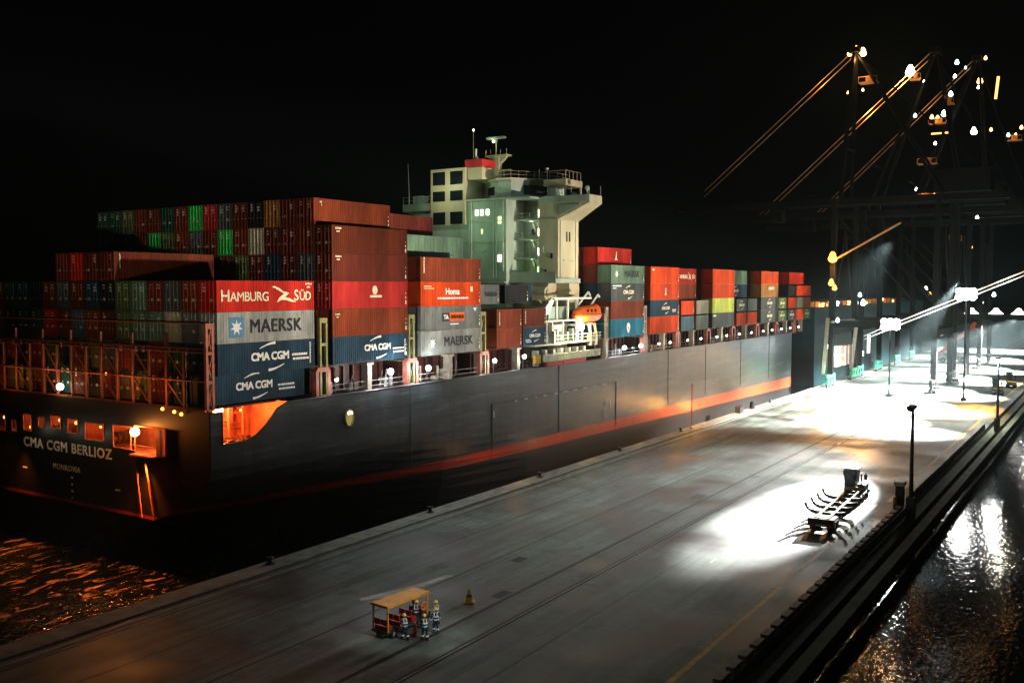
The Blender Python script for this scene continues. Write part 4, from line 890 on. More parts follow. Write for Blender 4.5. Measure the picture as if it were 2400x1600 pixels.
for t_ in (3, 2):
    o = container(221.6, 0, t_, 'olive green', F7+' aft half', 6.06, 2.57, 'short olive lettered container '+('upper' if t_ == 3 else 'lower')+' of two beside the grey brown pair'); cmacgm(o, 3, 1.3, .75, CREAMY)
container(229.6, 0, 5, 'bright red', F7, label='red orange container topping the farthest tall stack'); container(229.2, 0, 4, 'black', F7, 6.06, 2.57, 'short black container below the farthest red orange top')
container(235.9, 0, 4, 'orange', F7+' forward', 6.06, 2.57, 'short orange container in the fourth tier of the farthest stack')
container(229.2, 0, 3, 'orange', F7+' aft', 6.06, 2.57, 'short orange container in the third tier of the farthest stack'); o = container(229.2, 0, 2, 'dark grey', F7+' aft', 6.06, 2.57, 'short dark lettered container low in the farthest stack'); cmacgm(o, 3, 1.3, .7, CREAMY)
container(235.9, 0, 3, 'grey', F7+' forward', 6.06, 2.57, 'short grey container in the farthest stack, third tier'); container(235.9, 0, 2, 'orange', F7+' forward', 6.06, 2.57, 'short orange container lowest in the farthest stack')
for t_, c in ((4,'orange'),(3,'rust brown')): container(242.2, 0, t_, c, 'foremost bay', 6.06, 2.57)
o = container(242.2, 0, 2, 'olive green', 'foremost bay', 6.06, 2.57); cmacgm(o, 3, 1.3, .7, CREAMY)
for t_, c in ((2,'brown'),(3,'dark grey'),(4,'dark red')): container(229.2, 1, t_, c, F7)

for o in list(COL.objects):
    if o.name.startswith('shipping_container') and 70 < o.location.x < 170 and o.location.y < 72 and o.location.z > 15 and not any('code' in c.name and c.location.x > 9 for c in o.children):
        cornermarks(o, o.dimensions.x-.0)

# ------------------------------------------------------------------ things on the quay
def lamp_post(x, y, h, lab, lit, watts=0, aim=(0, 8)):
    t = empty('lamp_post', (x, y, 0), lab, 'lamp post', 'lamp posts along the landward quay edge')
    m = MB(); m.box(-.45, .45, -.45, .45, -.85, 1.6); m.build('pedestal', MOSSY, t)
    m = MB(); m.tube((0,0,1.6), (0,0,h), .24, 10, .15); m.build('pole', DARKST, t)
    m = MB(); m.box(-.9, .9, -.1, .1, h, h+.14); 
    for s_ in (-1, 1): m.box(s_*.75-.3, s_*.75+.3, -.25, .5, h-.05, h+.3)
    m.build('lamp_bracket', DARKST, t)
    for s_ in (-1, 1):
        m = MB(); m.ball((s_*.75, .15, h-.16), .3, 10, 6, .5); m.build('lamp', lit, t)
    if watts: point('quay_light', (x, y+.5, h-.75), watts, (1, .97, .93), .3)
    return t
lamp_post(110.4, 19.4, 11.4, 'nearest dark lamp post on the quay edge, by the white topped cabinet', DGLASS)
lamp_post(186, 18.8, 12, 'second dark lamp post along the quay edge, before the orange lit apron', LAMPBIG, 9000)
lamp_post(262, 18.6, 12, 'third lamp post along the quay edge, beside the parked dark tractors', LAMPBIG, 9000)
lamp_post(338, 18.6, 12, 'farthest lamp post along the quay edge, lit white', LAMPBIG, 5000)
t = empty('switch_cabinet', (112.9, 21.0, 0), 'white topped switch cabinet standing beside the nearest lamp post', 'cabinet')
m = MB(); m.box(-.55, .55, -.4, .4, 0, 2.3); m.box(-.4, .4, -.43, -.4, .3, 2.1); m.build('body', DARKST, t)
m = MB(); m.box(-.7, .7, -.55, .55, 2.3, 2.75); m.build('cap', WHITE, t); m = MB(); m.tube((-.75,.3,0), (-.75,.3,1.1), .28, 10); m.build('bollard_post', ORANGE, t)

def wheel(m, x, y, r=.52, w_=.35): m.tube((x,y-w_/2,r), (x,y+w_/2,r), r, 16)
def add_wheel(par, x, y, r=.52, w_=.35, mt=RUBBER):
    m = MB(); wheel(m, x, y, r, w_); o = m.build('wheel', mt, par); m = MB(); m.tube((x,y-w_/2-.01,r), (x,y+w_/2+.01,r), r*.5, 12); m.build('rim', STEEL, o); return o
TEAL = mat('cab_teal_paint', (.015, .07, .085), .35, 0, .2, 1); CABW = mat('cab_white_paint', (.75, .75, .72), .4, 0, .15, 1)
def tractor(loc, rot, lab, colr, roof=CABW):
    """terminal tractor: narrow tall cab on the left, low engine hood on the right; front is +x"""
    t = empty('terminal_tractor', loc, lab, 'tractor', None, rot)
    m = MB(); m.box(-2.4, 2.6, -1.15, 1.15, .55, .95); m.box(2.6, 2.75, -1.2, 1.2, .45, 1.0); m.build('chassis', DARKST, t)
    m = MB(); m.box(-.1, 1.75, -.25, 1.2, .96, 1.75)
    for x in (-.05, 1.62):
        for y in (-.2, 1.07): m.box(x, x+.13, y, y+.13, 1.75, 3.35)
    m.box(-.1, 1.75, -.25, 1.2, 3.35, 3.42); cab = m.build('cab', colr, t)
    m = MB(); m.box(-.02, 0.02, -.05, 1.05, 1.78, 3.33); m.box(1.68, 1.72, -.05, 1.05, 1.78, 3.33); m.box(.1, 1.6, -.2, -.17, 1.78, 3.33); m.box(.1, 1.6, 1.12, 1.15, 1.78, 3.33); m.build('window', DGLASS, cab)
    m = MB(); m.box(-.2, 1.9, -.35, 1.3, 3.43, 3.62); m.box(-.25,-.2,.2,.8,3.45,3.6); m.build('cab_roof', roof, t)
    m = MB(); m.box(.2, 2.5, -1.1, -.3, .96, 1.7); m.tube((.0,-.7,.96), (.0,-.7,3.1), .09, 8); m.box(-.3,.1,-1.05,-.35,.96,1.9); m.build('engine_hood', colr, t)
    m = MB(); m.tube((-1.3,0,.96), (-1.3,0,1.25), .55, 12); m.box(-2.2, -.5, -.5, .5, .96, 1.05); m.build('fifth_wheel', DARKST, t)
    m = MB(); m.tube((-.45,-1.0,1.25), (-.45,.9,1.25), .3, 10); m.build('air_tank', YELLOW, t)
    m = MB(); m.path([(1.7,-.3,2.9),(2.2,-.75,2.9),(2.2,-.75,2.4)], .04); m.box(2.15,2.25,-.95,-.6,2.0,2.6); m.path([(1.7,1.25,2.9),(2.1,1.6,2.9)], .04); m.box(2.05,2.12,1.45,1.75,2.3,2.9); m.build('mirror', DARKST, t)
    for x, y in ((1.7,1.0),(1.7,-1.0),(-1.3,1.0),(-1.3,-1.0),(-1.3,.62),(-1.3,-.62)): add_wheel(t, x, y)
    return t
tractor((113.2, 26.0, 0), R(2), 'dark teal terminal tractor with white roof pulling the skeleton trailer on the bright patch', TEAL)
tr_ = empty('container_trailer', (96.3, 25.3, 0), 'empty skeleton container trailer with upturned guide arms behind the teal tractor', 'trailer', None, R(2))
LIT = mat('trailer_steel', (.045, .043, .038), .45, .2, .3, 1)
m = MB()
for y in (-.62, .62): m.box(.2, 15.2, y-.13, y+.13, .95, 1.4)
for x in (.3, 3.0, 5.6, 8.2, 10.8, 13.2, 15.0): m.box(x-.12, x+.12, -.49, .49, 1.0, 1.36)
m.box(-.1, 2.0, -1.25, 1.25, .9, 1.3); m.box(-.25, -.1, -1.3, 1.3, .55, 1.35); frame = m.build('frame', LIT, tr_)
for x in (3.0, 5.6, 8.2, 10.8):
    for s_ in (-1, 1):
        m = MB(); pts = [(x,s_*.75,1.28),(x,s_*1.35,1.3),(x,s_*1.8,1.42),(x,s_*2.15,1.72),(x,s_*2.35,2.15)]
        for a, c, w_ in zip(pts, pts[1:], (.36,.34,.3,.22)): m.bar(a, c, w_, w_)
        m.build('guide_arm', LIT, tr_)
m = MB(); m.box(-.35, -.26, -1.15, -.6, .6, .85); m.box(-.35, -.26, .6, 1.15, .6, .85); m.build('tail_lamp', REDPT, tr_)
m = MB(); m.box(-.32, -.26, -.5, .5, .6, .8); m.build('number_plate', WHITE, tr_)
m = MB()
for y in (-1.2, 1.2): m.box(.0, 3.4, y-.2, y+.2, 1.02, 1.12)
m.box(.1,.2,-1.2,-.6,.15,.95); m.box(.1,.2,.6,1.2,.15,.95); m.build('mudguard', DARKST, tr_)
for x in (.9, 2.3):
    for y in (-1.0, -.62, .62, 1.0): add_wheel(tr_, x, y, .5, .3)
tractor((243, 24.6, 0), R(8), 'dark terminal tractor parked beyond the second lamp post, orange lit', DARKST, DARKST)
tractor((262, 23.6, 0), R(5), 'farther dark terminal tractor parked by the third lamp post', DARKST, DARKST)
def car(loc, rot, lab, mt):
    t = empty('parked_car', loc, lab, 'car', 'cars on the bright apron', rot)
    m = MB(); m.prism([(-2.2,.3),(2.2,.3),(2.25,.75),(1.3,.95),(-2.1,1.0),(-2.25,.6)], 1, -.85, .85); m.build('body', mt, t)
    m = MB(); m.prism([(-1.9,1.0),(1.2,.95),(.5,1.5),(-1.4,1.52)], 1, -.75, .75); c = m.build('cabin', DGLASS, t)
    m = MB(); m.prism([(-1.45,1.525),(.55,1.505),(.4,1.56),(-1.3,1.58)], 1, -.68, .68); m.build('roof', mt, c)
    for y in (-.6, .6): m = MB(); m.box(-2.28, -2.24, y-.15, y+.15, .65, .85); m.build('tail_light', REDPT, t)
    for x in (-1.35, 1.4):
        for y in (-.78, .78): add_wheel(t, x, y, .33, .2)
car((238, 37, 0), R(-12), 'small grey car on the white lit apron, red tail lights', mat('car_grey', (.2, .23, .25), .3, .3))
car((262, 36.2, 0), R(10), 'pale grey car farther along the white lit apron', mat('car_pale', (.4, .43, .43), .3, .3))
# reach stacker far along the quay
rs = empty('reach_stacker', (338, 48, 0), 'orange boomed reach stacker working far along the quay', 'reach stacker', None, R(-70))
m = MB(); m.box(-4, 4, -2, 2, 1.0, 2.4); m.box(-4.6, -3, -1.8, 1.8, 1.0, 3.2); m.build('chassis', mat('stacker_white', (.6, .5, .45), .5), rs)
m = MB(); m.box(-.8, 1.2, .2, 1.8, 2.4, 3.1)
for x in (-.7, 1.1):
    for y in (.3, 1.7): m.box(x-.07,x+.07,y-.07,y+.07,3.1,4.6)
m.box(-.9, 1.3, .1, 1.9, 4.6, 4.75); c = m.build('cab', WHITE, rs); m = MB(); m.box(-.7,1.1,.24,.28,3.1,4.6); m.box(1.12,1.15,.35,1.65,3.1,4.6); m.build('window', DGLASS, c)
m = MB(); m.bar((-3.6,-.6,3.2),(3.0,-.6,9.0), 1.1); m.bar((3.0,-.6,9.0),(6.4,-.6,12.8), .8); m.box(6.0,6.9,-1.2,0,12.2,13.2); m.build('boom', ORANGE, rs)
m = MB(); m.bar((-.5,-.6,2.4),(1.5,-.6,7.4), .4); m.build('boom_cylinder', STEEL, rs)
m = MB(); m.box(6.1, 6.8, -3.4, 2.2, 10.6, 11.2); m.bar((6.45,-.6,12.3),(6.45,-.6,11.2), .5); m.build('spreader', ORANGE, rs)
for x, y in ((2.9,1.8),(2.9,-1.8),(-3,1.7),(-3,-1.7)): add_wheel(rs, x, y, .85, .7)
# folding sign on the quay near the cart
t = empty('warning_cone', (59.6, 42.6, 0), 'yellow marker cone standing alone beside the crane rail', 'cone', None, R(30))
m = MB(); m.box(-.42, .42, -.42, .42, 0, .08); m.build('base', YELLOW, t)
m = MB(); m.tube((0,0,.08), (0,0,1.05), .34, 14, .07); c = m.build('cone_body', YELLOW, t, smooth=False)
m = MB(); m.tube((0,0,.45), (0,0,.62), .245, 14, .2); m.build('dark_band', DARKST, c)
# canopied crew cart
ct = empty('crew_cart', (52.05, 43.25, 0), 'open sided crew cart with flat orange canopy and red seats on the quay', 'cart', None, R(-4))
CAN = mat('canopy_orange', (.62, .29, .03), .55, 0, .3, 1)
m = MB(); m.box(-2.15, 2.15, -.78, .78, 2.3, 2.4); m.box(-2.2, 2.2, -.83, -.78, 2.24, 2.42); m.box(-2.2, 2.2, .78, .83, 2.24, 2.42); m.box(-2.2,-2.15,-.78,.78,2.24,2.42); m.box(2.15,2.2,-.78,.78,2.24,2.42); m.build('canopy', CAN, ct)
for x in (-2.05, 2.05):
    for y in (-.7, .7): m = MB(); m.box(x-.05, x+.05, y-.05, y+.05, .55, 2.3); m.build('post', CAN, ct)
m = MB(); m.box(-2.2, 2.2, -.75, .75, .38, .55); m.box(2.2, 2.5, -.6, .6, .35, .8); m.build('chassis', DARKST, ct)
SEATR = mat('seat_vinyl', (.36, .02, .012), .5)
for x in (-1.75, -.5, .75):
    m = MB(); m.box(x-.25, x+.25, -.6, .6, .56, .85); s_ = m.build('seat', SEATR, ct); m = MB(); m.box(x-.32, x-.24, -.6, -.05, .95, 1.35); m.box(x-.32, x-.24, .05, .6, .95, 1.35); m.build('backrest', SEATR, s_)
m = MB(); m.box(1.5, 1.9, -.6, .6, .56, 1.25); m.path([(1.5,.3,1.2),(1.2,.3,1.35)], .03); m.build('dashboard', DARKST, ct)
for x in (-1.5, 1.6):
    for y in (-.72, .72): add_wheel(ct, x, y, .3, .2)
m = MB()
for k in range(16):
    a, c = 2*math.pi*k/16, 2*math.pi*(k+1)/16; m.tube((.28*math.cos(a),0,.28*math.sin(a)), (.28*math.cos(c),0,.28*math.sin(c)), .075, 6)
tag(m.build('lifebuoy', ORANGE, None, (53.6, 42.4, 1.45)), 'orange lifebuoy hanging on the canopy post of the crew cart', 'lifebuoy')
m = MB(); m.tube((0,0,0), (0,0,.75), .14, 12); m.ball((0,0,.75), .14, 12, 6); e_ = m.build('fire_extinguisher', REDPT, None, (51.6, 41.6, 0)); tag(e_, 'red fire extinguisher with white neck standing among the crew', 'extinguisher')
m = MB(); m.tube((0,0,.86), (0,0,1.0), .05, 8); m.box(-.1, .1, -.02, .02, .98, 1.02); m.build('valve', WHITE, e_)

# ------------------------------------------------------------------ people
SKIN = mat('skin', (.32, .17, .11), .6, 0, .1, 5); NAVY = mat('coverall_navy', (.012, .03, .055), .75, 0, .3, 6); BAND = mat('reflective_band', (.85, .87, .85), .35, 0, .05, 5); HELM = mat('helmet_yellow', (.75, .62, .12), .35, 0, .1, 5); BOOT = mat('boot_leather', (.015, .012, .01), .6); HAIR = mat('dark_hair', (.012, .008, .006), .8); ORCL = mat('orange_cloth', (.7, .17, .02), .7)
def skin_mesh(name, verts, edges, radii, material, root=0, sub=2):
    me = bpy.data.meshes.new(name); me.from_pydata(verts, edges, []); o = bpy.data.objects.new('tmp', me); COL.objects.link(o)
    md = o.modifiers.new('s', 'SKIN'); md.use_smooth_shade = True
    for i, r_ in enumerate(radii): me.skin_vertices[0].data[i].radius = (r_, r_) if not isinstance(r_, tuple) else r_
    for i in range(len(radii)): me.skin_vertices[0].data[i].use_root = (i == root)
    sd = o.modifiers.new('d', 'SUBSURF'); sd.levels = sub; sd.render_levels = sub
    dg = bpy.context.evaluated_depsgraph_get(); dg.update(); out = bpy.data.meshes.new_from_object(o.evaluated_get(dg)); bpy.data.objects.remove(o); bpy.data.meshes.remove(me)
    out.materials.clear(); out.materials.append(material); out.name = name; return out
def person(loc, rot, lab, pose, cloth=NAVY, helm=HELM):
    """standing figure 1.75 m tall facing +x; pose gives hand targets (left, right), stride and lean"""
    t = empty('person', loc, lab, 'person', 'quay crew', rot)
    hl, hr, stride, lean = pose['hl'], pose['hr'], pose.get('stride', .12), pose.get('lean', 0.)
    V = [(0,0,.93),(lean*.3,0,1.12),(lean*.7,0,1.3),(lean,0,1.43),(lean+.01,0,1.5),(lean+.03,0,1.6),(lean+.035,0,1.7)]
    E_ = [(0,1),(1,2),(2,3),(3,4),(4,5),(5,6)]; Rd = [(.15,.12),(.13,.1),(.17,.11),(.14,.085),.055,(.085,.1),(.07,.09)]
    legs = []
    for s_, st_ in ((1, stride), (-1, -stride)):
        i = len(V); V += [(0,s_*.1,.88),(st_*.5+.02,s_*.12,.48),(st_-.02,s_*.13,.1),(st_+.13,s_*.15,.05)]; Rd += [.095,.06,.042,.04]; E_ += [(0,i),(i,i+1),(i+1,i+2),(i+2,i+3)]; legs.append(V[i:i+4])
    arms = []
    for s_, hnd in ((1, hl), (-1, hr)):
        sh = Vector((lean, s_*.2, 1.4)); hd = Vector(hnd); el = (sh+hd)/2+Vector((-.06, s_*.08, -.05)); i = len(V)
        V += [tuple(sh), tuple(el), tuple(hd)]; Rd += [.058,.043,.03]; E_ += [(3,i),(i,i+1),(i+1,i+2)]; d = (hd-el).normalized()
        side = d.cross(Vector((0, s_, .2))).normalized(); palm = hd+d*.07; j = len(V); V.append(tuple(palm)); Rd.append((.036,.02)); E_.append((i+2, j))
        for k, ln in enumerate((.07,.085,.09,.075)):
            a = palm+side*(.028*(k-1.5))+d*.03; e1 = a+d*ln*.55; e2 = e1+(d*.7+Vector((0,-s_*.6,0))).normalized()*ln*.5
            n_ = len(V); V += [tuple(a), tuple(e1), tuple(e2)]; Rd += [.01,.009,.008]; E_ += [(j,n_),(n_,n_+1),(n_+1,n_+2)]
        n_ = len(V); th = hd+d*.03+side*-.045; V += [tuple(th), tuple(th+d*.045+side*-.01)]; Rd += [.012,.009]; E_ += [(j,n_),(n_,n_+1)]
        arms.append((sh, el, hd))
    me = skin_mesh('body', V, E_, Rd, SKIN); bo = bpy.data.objects.new('body', me); COL.objects.link(bo); bo.parent = t
    # nose, ears, brow and mouth shaped into the same mesh
    fm = MB(); hx, hz = lean+.03, 1.63
    fm.ball((hx+.105,0,hz), .018, 6, 4, 1.4); fm.box(hx+.085,hx+.1,-.03,.03,hz-.05,hz-.04)
    for s_ in (-1, 1): fm.ball((hx+.01,s_*.088,hz), .022, 6, 4, 1.5); fm.ball((hx+.09,s_*.035,hz+.025), .012, 6, 4)
    bm = bmesh.new(); bm.from_mesh(me); tmp = fm.mesh('f', SKIN); bm.from_mesh(tmp); bm.to_mesh(me); bm.free(); bpy.data.meshes.remove(tmp)
    for p in me.polygons: p.use_smooth = True
    # jacket, trousers, boots, helmet
    JV = [(0,0,.9),(lean*.3,0,1.1),(lean*.7,0,1.3),(lean,0,1.42)]; JE = [(0,1),(1,2),(2,3)]; JR = [(.185,.15),(.165,.135),(.195,.14),(.15,.1)]
    for sh, el, hd in arms:
        i = len(JV); JV += [tuple(sh), tuple(el), tuple(hd-(hd-el).normalized()*.03)]; JR += [.08,.066,.052]; JE += [(3,i),(i,i+1),(i+1,i+2)]
    jm = skin_mesh('jacket', JV, JE, JR, cloth); jo = bpy.data.objects.new('jacket', jm); COL.objects.link(jo); jo.parent = t
    m = MB()
    def ring(p, q, r_, n=14, sq=1.): m.tube(p, q, r_, n)
    for z in (.98, 1.2):
        l_ = lean*.4; vs_ = []
        for zz_ in (z-.04, z+.04): vs_ += [(l_+.17*math.cos(a*math.pi/8), .215*math.sin(a*math.pi/8), zz_) for a in range(16)]
        m.add(vs_, [(i,(i+1)%16,16+(i+1)%16,16+i) for i in range(16)])
    for s_ in (-1, 1): m.bar((lean-.155, s_*.1, 1.22), (lean-.1, s_*.11, 1.47), .05, .05); m.bar((lean+.16, s_*.1, 1.22), (lean+.1, s_*.11, 1.47), .05, .05)
    for sh, el, hd in arms: d = (hd-el).normalized(); p = el.lerp(hd, .55); m.tube(p-d*.035, p+d*.035, .074, 12)
    m.build('reflective_band', BAND, jo)
    TV = [(0,0,.92)]; TE = []; TR = [(.17,.14)]
    for lg in legs:
        i = len(TV); TV += [lg[0], lg[1], (lg[2][0], lg[2][1], .13)]; TR += [.12,.085,.07]; TE += [(0,i),(i,i+1),(i+1,i+2)]
    tm_ = skin_mesh('trousers', TV, TE, TR, cloth); to = bpy.data.objects.new('trousers', tm_); COL.objects.link(to); to.parent = t
    m = MB()
    for lg in legs: p = Vector(lg[1]).lerp(Vector(lg[2]), .5); m.tube(p-Vector((0,0,.04)), p+Vector((0,0,.04)), .098, 12)
    m.build('reflective_band', BAND, to)
    for lg in legs:
        m = MB(); x, y = lg[2][0], lg[2][1]; m.prism([(x-.1,0),(x+.2,0),(x+.21,.06),(x+.08,.12),(x+.06,.24),(x-.08,.24),(x-.11,.1)], 1, y-.055, y+.055); m.build('boot', BOOT, t)
    m = MB(); m.ball((0,0,0), .135, 14, 8, .85); h_ = m.build('helmet', helm, t, (hx-.005, 0, 1.715), True); h_.scale = (1.08, .95, 1); 
    m = MB(); m.tube((.02,0,-.045), (.02,0,-.03), .165, 16); m.build('helmet_brim', helm, h_)
    m = MB(); m.ball((hx-.03,0,1.6), .088, 10, 6, .9); m.build('hair', HAIR, t, smooth=True)
    return t
down = dict(hl=(.05,.3,.86), hr=(.02,-.3,.86))
person((53.45, 42.95, 0), R(28), 'person in navy coverall with white bands standing under the canopy edge, back turned, yellow helmet', dict(hl=(.12,.34,.95), hr=(.1,-.32,.92), stride=.1))
p_ = person((54.2, 41.7, 0), R(140), 'rearmost person outside the cart at right, navy coverall, cream yellow helmet', dict(hl=(.3,.24,1.15), hr=(.02,-.3,.86), stride=.16))
person((52.9, 40.75, 0), R(35), 'person in navy coverall and bright yellow helmet just in front of the rearmost one', dict(hl=(.05,.31,.88), hr=(.22,-.26,1.05), stride=.08, lean=.05))
p_ = person((50.7, 41.75, 0), R(65), 'leftmost person by the cart, bending forward slightly, white banded sleeves and yellow helmet', dict(hl=(.36,.2,.95), hr=(.34,-.2,.98), stride=.2, lean=.14))
person((51.4, 40.55, 0), R(60), 'person nearest the camera between the others, arms half raised, yellow helmet', dict(hl=(.34,.22,1.18), hr=(.32,-.22,1.12), stride=.14, lean=.08))
spot('added_cart_light', (50, 22, 17), (52, 42.2, 1), 15000, 12, 1, (1, .97, .93), .3)  # light added for the crew and cart, no lamp stands there

# ------------------------------------------------------------------ second ship, cranes, glare streak
s2 = empty('moored_ship', (266, 94, -2.9), 'dark teal hull of another ship moored ahead, amber lamps along its rail', 'ship')
def s2p(mb, name, mt, par=None): return mb.build(name, mt, par or s2, (-266, -94, 2.9) if par is None else (0,0,0))
m = MB(); m.prism([(266,72.7),(430,72.7),(470,94),(430,116),(266,116)], 2, -5, 18.9); s2p(m, 'hull', TEALST)
m = MB(); m.box(266.3, 428, 72.75, 72.9, 18.9, 19.0)
for k in range(28): m.tube((266.5+k*5.8,72.9,18.9), (266.5+k*5.8,72.9,20.5), .09, 6)
for z in (19.7, 20.5): m.tube((266.5,72.9,z), (425,72.9,z), .07, 5)
s2p(m, 'railing', CRANEST)
for k, (x, r_, mt) in enumerate(((273,.5,LAMPA),(276,.55,LAMPA),(280,.4,LAMPS),(287,.5,LAMPA),(292,.75,LAMPW),(306,.7,LAMPA),(318,.5,LAMPC),(330,.4,LAMPA),(352,1.1,LAMPA),(372,.5,LAMPA))):
    m = MB(); m.box(x-r_, x+r_, 73.0, 73.4, 18.95, 19.2); m.ball((x, 73.2, 19.2+r_*.9), r_*.75, 10, 6, .8); s2p(m, 'lamp', mt)
m = MB(); m.box(268, 400, 74.5, 90, 18.9, 20.4); s2p(m, 'deck_house', ORANGE if False else mat('lit_deckhouse', (.4, .2, .1), .6))
for x in (276, 290, 310, 340, 365): point('deck_lamp', (x, 72.2, 20.6), 900, AMBER, .3)
m = MB(); m.box(330, 333, 72.55, 72.7, 2.5, 8.5); s2p(m, 'lit_doorway', emis('doorway_glow', (1, .97, .9), 6)); m = MB(); m.box(322, 324, 72.5, 72.7, 2, 3.6); s2p(m, 'lamp', LAMPC)

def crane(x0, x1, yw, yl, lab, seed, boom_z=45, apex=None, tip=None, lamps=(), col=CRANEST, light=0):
    """ship-to-shore crane: four legs on bogies, portal, girder over the ship, apex frame, forestays"""
    xc = (x0+x1)/2; t = empty('quay_crane', (xc, yl, 0), lab, 'crane', 'container cranes on the quay')
    def cp(mb, name, mt, par=None): return mb.build(name, mt, par or t, (-xc, -yl, 0) if par is None else (0,0,0))
    for x in (x0, x1):
        for y in (yw, yl):
            m = MB(); m.bar((x,y,3.2), (x+(1 if x == x0 else -1)*1.2,y,boom_z+1), 1.25); leg = cp(m, 'leg', col)
            b_ = MB()
            for q in (-2.6, 0, 2.6):
                b_.prism([(x+q-1.0,.9),(x+q+1.0,.9),(x+q+.3,2.4),(x+q-.3,2.4)], 1, y-.35, y+.35)
            b_.box(x-3.6, x+3.6, y-.3, y+.3, 2.4, 3.2); bo = cp(b_, 'bogie', GREENPT if y == yw else col)
            for q in (-3.2, -2.0, -.6, .6, 2.0, 3.2):
                w_ = MB(); w_.tube((x+q,y-.2,.45), (x+q,y+.2,.45), .42, 12); cp(w_, 'wheel', DARKST, bo)
    for y in (yw, yl):
        m = MB(); m.box(x0+.6, x1-.6, y-.6, y+.6, 13, 14.6); m.bar((x0+.7,y,14.6), (xc,y,boom_z-6), .45); m.bar((x1-.7,y,14.6), (xc,y,boom_z-6), .45); cp(m, 'sill_beam', col)
    for x in (x0+.4, x1-.4):
        m = MB(); m.box(x-.6, x+.6, yl+.6, yw-.6, 14.8, 16.4); m.bar((x,yl+.6,16.4), (x,yw-.6,boom_z-3), .5); cp(m, 'portal_beam', col)
    m = MB()
    for x in (xc-3.2, xc+3.2): m.box(x-.55, x+.55, yl-14, yw+46, boom_z, boom_z+1.7)
    for k in range(20): y = yl-13+k*(yw+46-yl+12)/19; m.box(xc-2.6, xc+2.6, y-.12, y+.12, boom_z+.3, boom_z+.7)
    cp(m, 'girder', col)
    ax, ay, az = apex
    m = MB()
    for dx in (-3.4, 3.4): m.bar((xc+dx*1.6,yw,boom_z+1.7), (ax+dx*.3,ay,az), .8); m.bar((xc+dx*1.6,yl,boom_z+1.7), (ax+dx*.3,ay-1,az-1), .6)
    m.box(ax-2.6, ax+2.6, ay-1.5, ay+1.2, az-.5, az+.8)
    m.bar((xc-4,yw-1,boom_z+14), (xc+4,yw-1,boom_z+14), .5); af = cp(m, 'apex_frame', col)
    m = MB(); tx_, ty, tz = tip
    for dz in (-.75, .75): m.tube((ax,ay,az+dz), (tx_,ty,tz+dz), .15, 6)
    cp(m, 'forestay', mat('stay_orange_paint', (.75, .42, .18), .5, 0, .2, .4))
    m = MB()
    for dx in (-1.2, 1.2): m.tube((ax+dx,ay,az), (xc+dx*2.4,yl-13,boom_z+1.7), .2, 6)
    cp(m, 'backstay', col)
    m = MB(); m.box(xc-4.5, xc+4.5, yl-10, yl+2, boom_z+2, boom_z+7); m.box(xc-4.7,xc+4.7,yl-10.2,yl+2.2,boom_z+7,boom_z+7.3); cp(m, 'machinery_house', col)
    m = MB(); m.box(xc-1.4, xc+1.4, yw+16, yw+19, boom_z-3.6, boom_z-.6); cab = cp(m, 'operator_cab', col); m = MB(); m.box(xc-1.45,xc-1.4,yw+16.4,yw+18.6,boom_z-3.0,boom_z-1.2); cp(m, 'window', DGLASS, cab)
    for k, (lx, ly, lz, r_, mt) in enumerate(lamps):
        m = MB(); m.ball((lx, ly, lz), r_, 10, 6, .85); m.tube((lx,ly,lz+r_*.8), (lx,ly,lz+r_*1.6), r_*.8, 8, r_*.3); cp(m, 'lamp', mt)
    return t
A_, W_, C_ = LAMPA, LAMPW, LAMPC
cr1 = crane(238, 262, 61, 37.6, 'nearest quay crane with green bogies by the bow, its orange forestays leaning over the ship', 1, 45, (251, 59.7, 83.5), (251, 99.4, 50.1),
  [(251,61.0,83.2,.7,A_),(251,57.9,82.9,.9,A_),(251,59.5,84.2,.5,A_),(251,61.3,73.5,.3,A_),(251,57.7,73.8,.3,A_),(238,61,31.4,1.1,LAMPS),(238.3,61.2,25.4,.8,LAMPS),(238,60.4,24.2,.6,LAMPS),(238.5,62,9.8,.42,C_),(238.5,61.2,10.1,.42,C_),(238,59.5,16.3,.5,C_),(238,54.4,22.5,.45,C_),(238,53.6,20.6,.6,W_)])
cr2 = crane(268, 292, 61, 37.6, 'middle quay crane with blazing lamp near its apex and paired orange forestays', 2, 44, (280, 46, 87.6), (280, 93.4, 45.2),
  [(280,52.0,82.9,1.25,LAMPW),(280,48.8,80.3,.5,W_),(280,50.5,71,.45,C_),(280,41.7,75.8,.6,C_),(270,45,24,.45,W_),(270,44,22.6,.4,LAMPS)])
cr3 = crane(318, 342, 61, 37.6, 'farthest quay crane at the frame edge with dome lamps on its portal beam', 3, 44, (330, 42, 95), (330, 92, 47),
  [(330,47.6,94.6,.65,C_),(330,45.1,92.7,.35,W_),(330,48.1,90.4,.5,W_),(330,40.9,88,.9,A_),(330,41.3,86.2,.4,W_),(330,39.5,94.9,.5,A_),(330,52.8,77.9,.6,A_),(330,51.0,79,.8,W_),(330,49.7,76.9,.6,W_),(330,54.5,78.3,.6,A_),(330,53.3,70,.45,W_),(330,42.2,72.7,1.0,W_),(330,37.4,72.9,.45,A_),(330,32.6,70.8,.5,C_),(330,30.6,70.6,.5,A_),(330,29.1,72.8,.5,A_),(330,58.6,55.8,.45,W_),(330,53.2,53.7,.45,LAMPS),(330,45.5,59,.3,W_),(330,40.6,45.9,.55,W_),(330,47.5,40.4,.45,W_),(330,45.8,41.3,.35,LAMPS),(330,42.1,36.9,.5,LAMPS),(330,28,48.6,.5,LAMPS),(330,38.8,19.7,.7,W_),(330,35.3,22,.6,C_),(330,51,73.2,.3,LAMPS)])
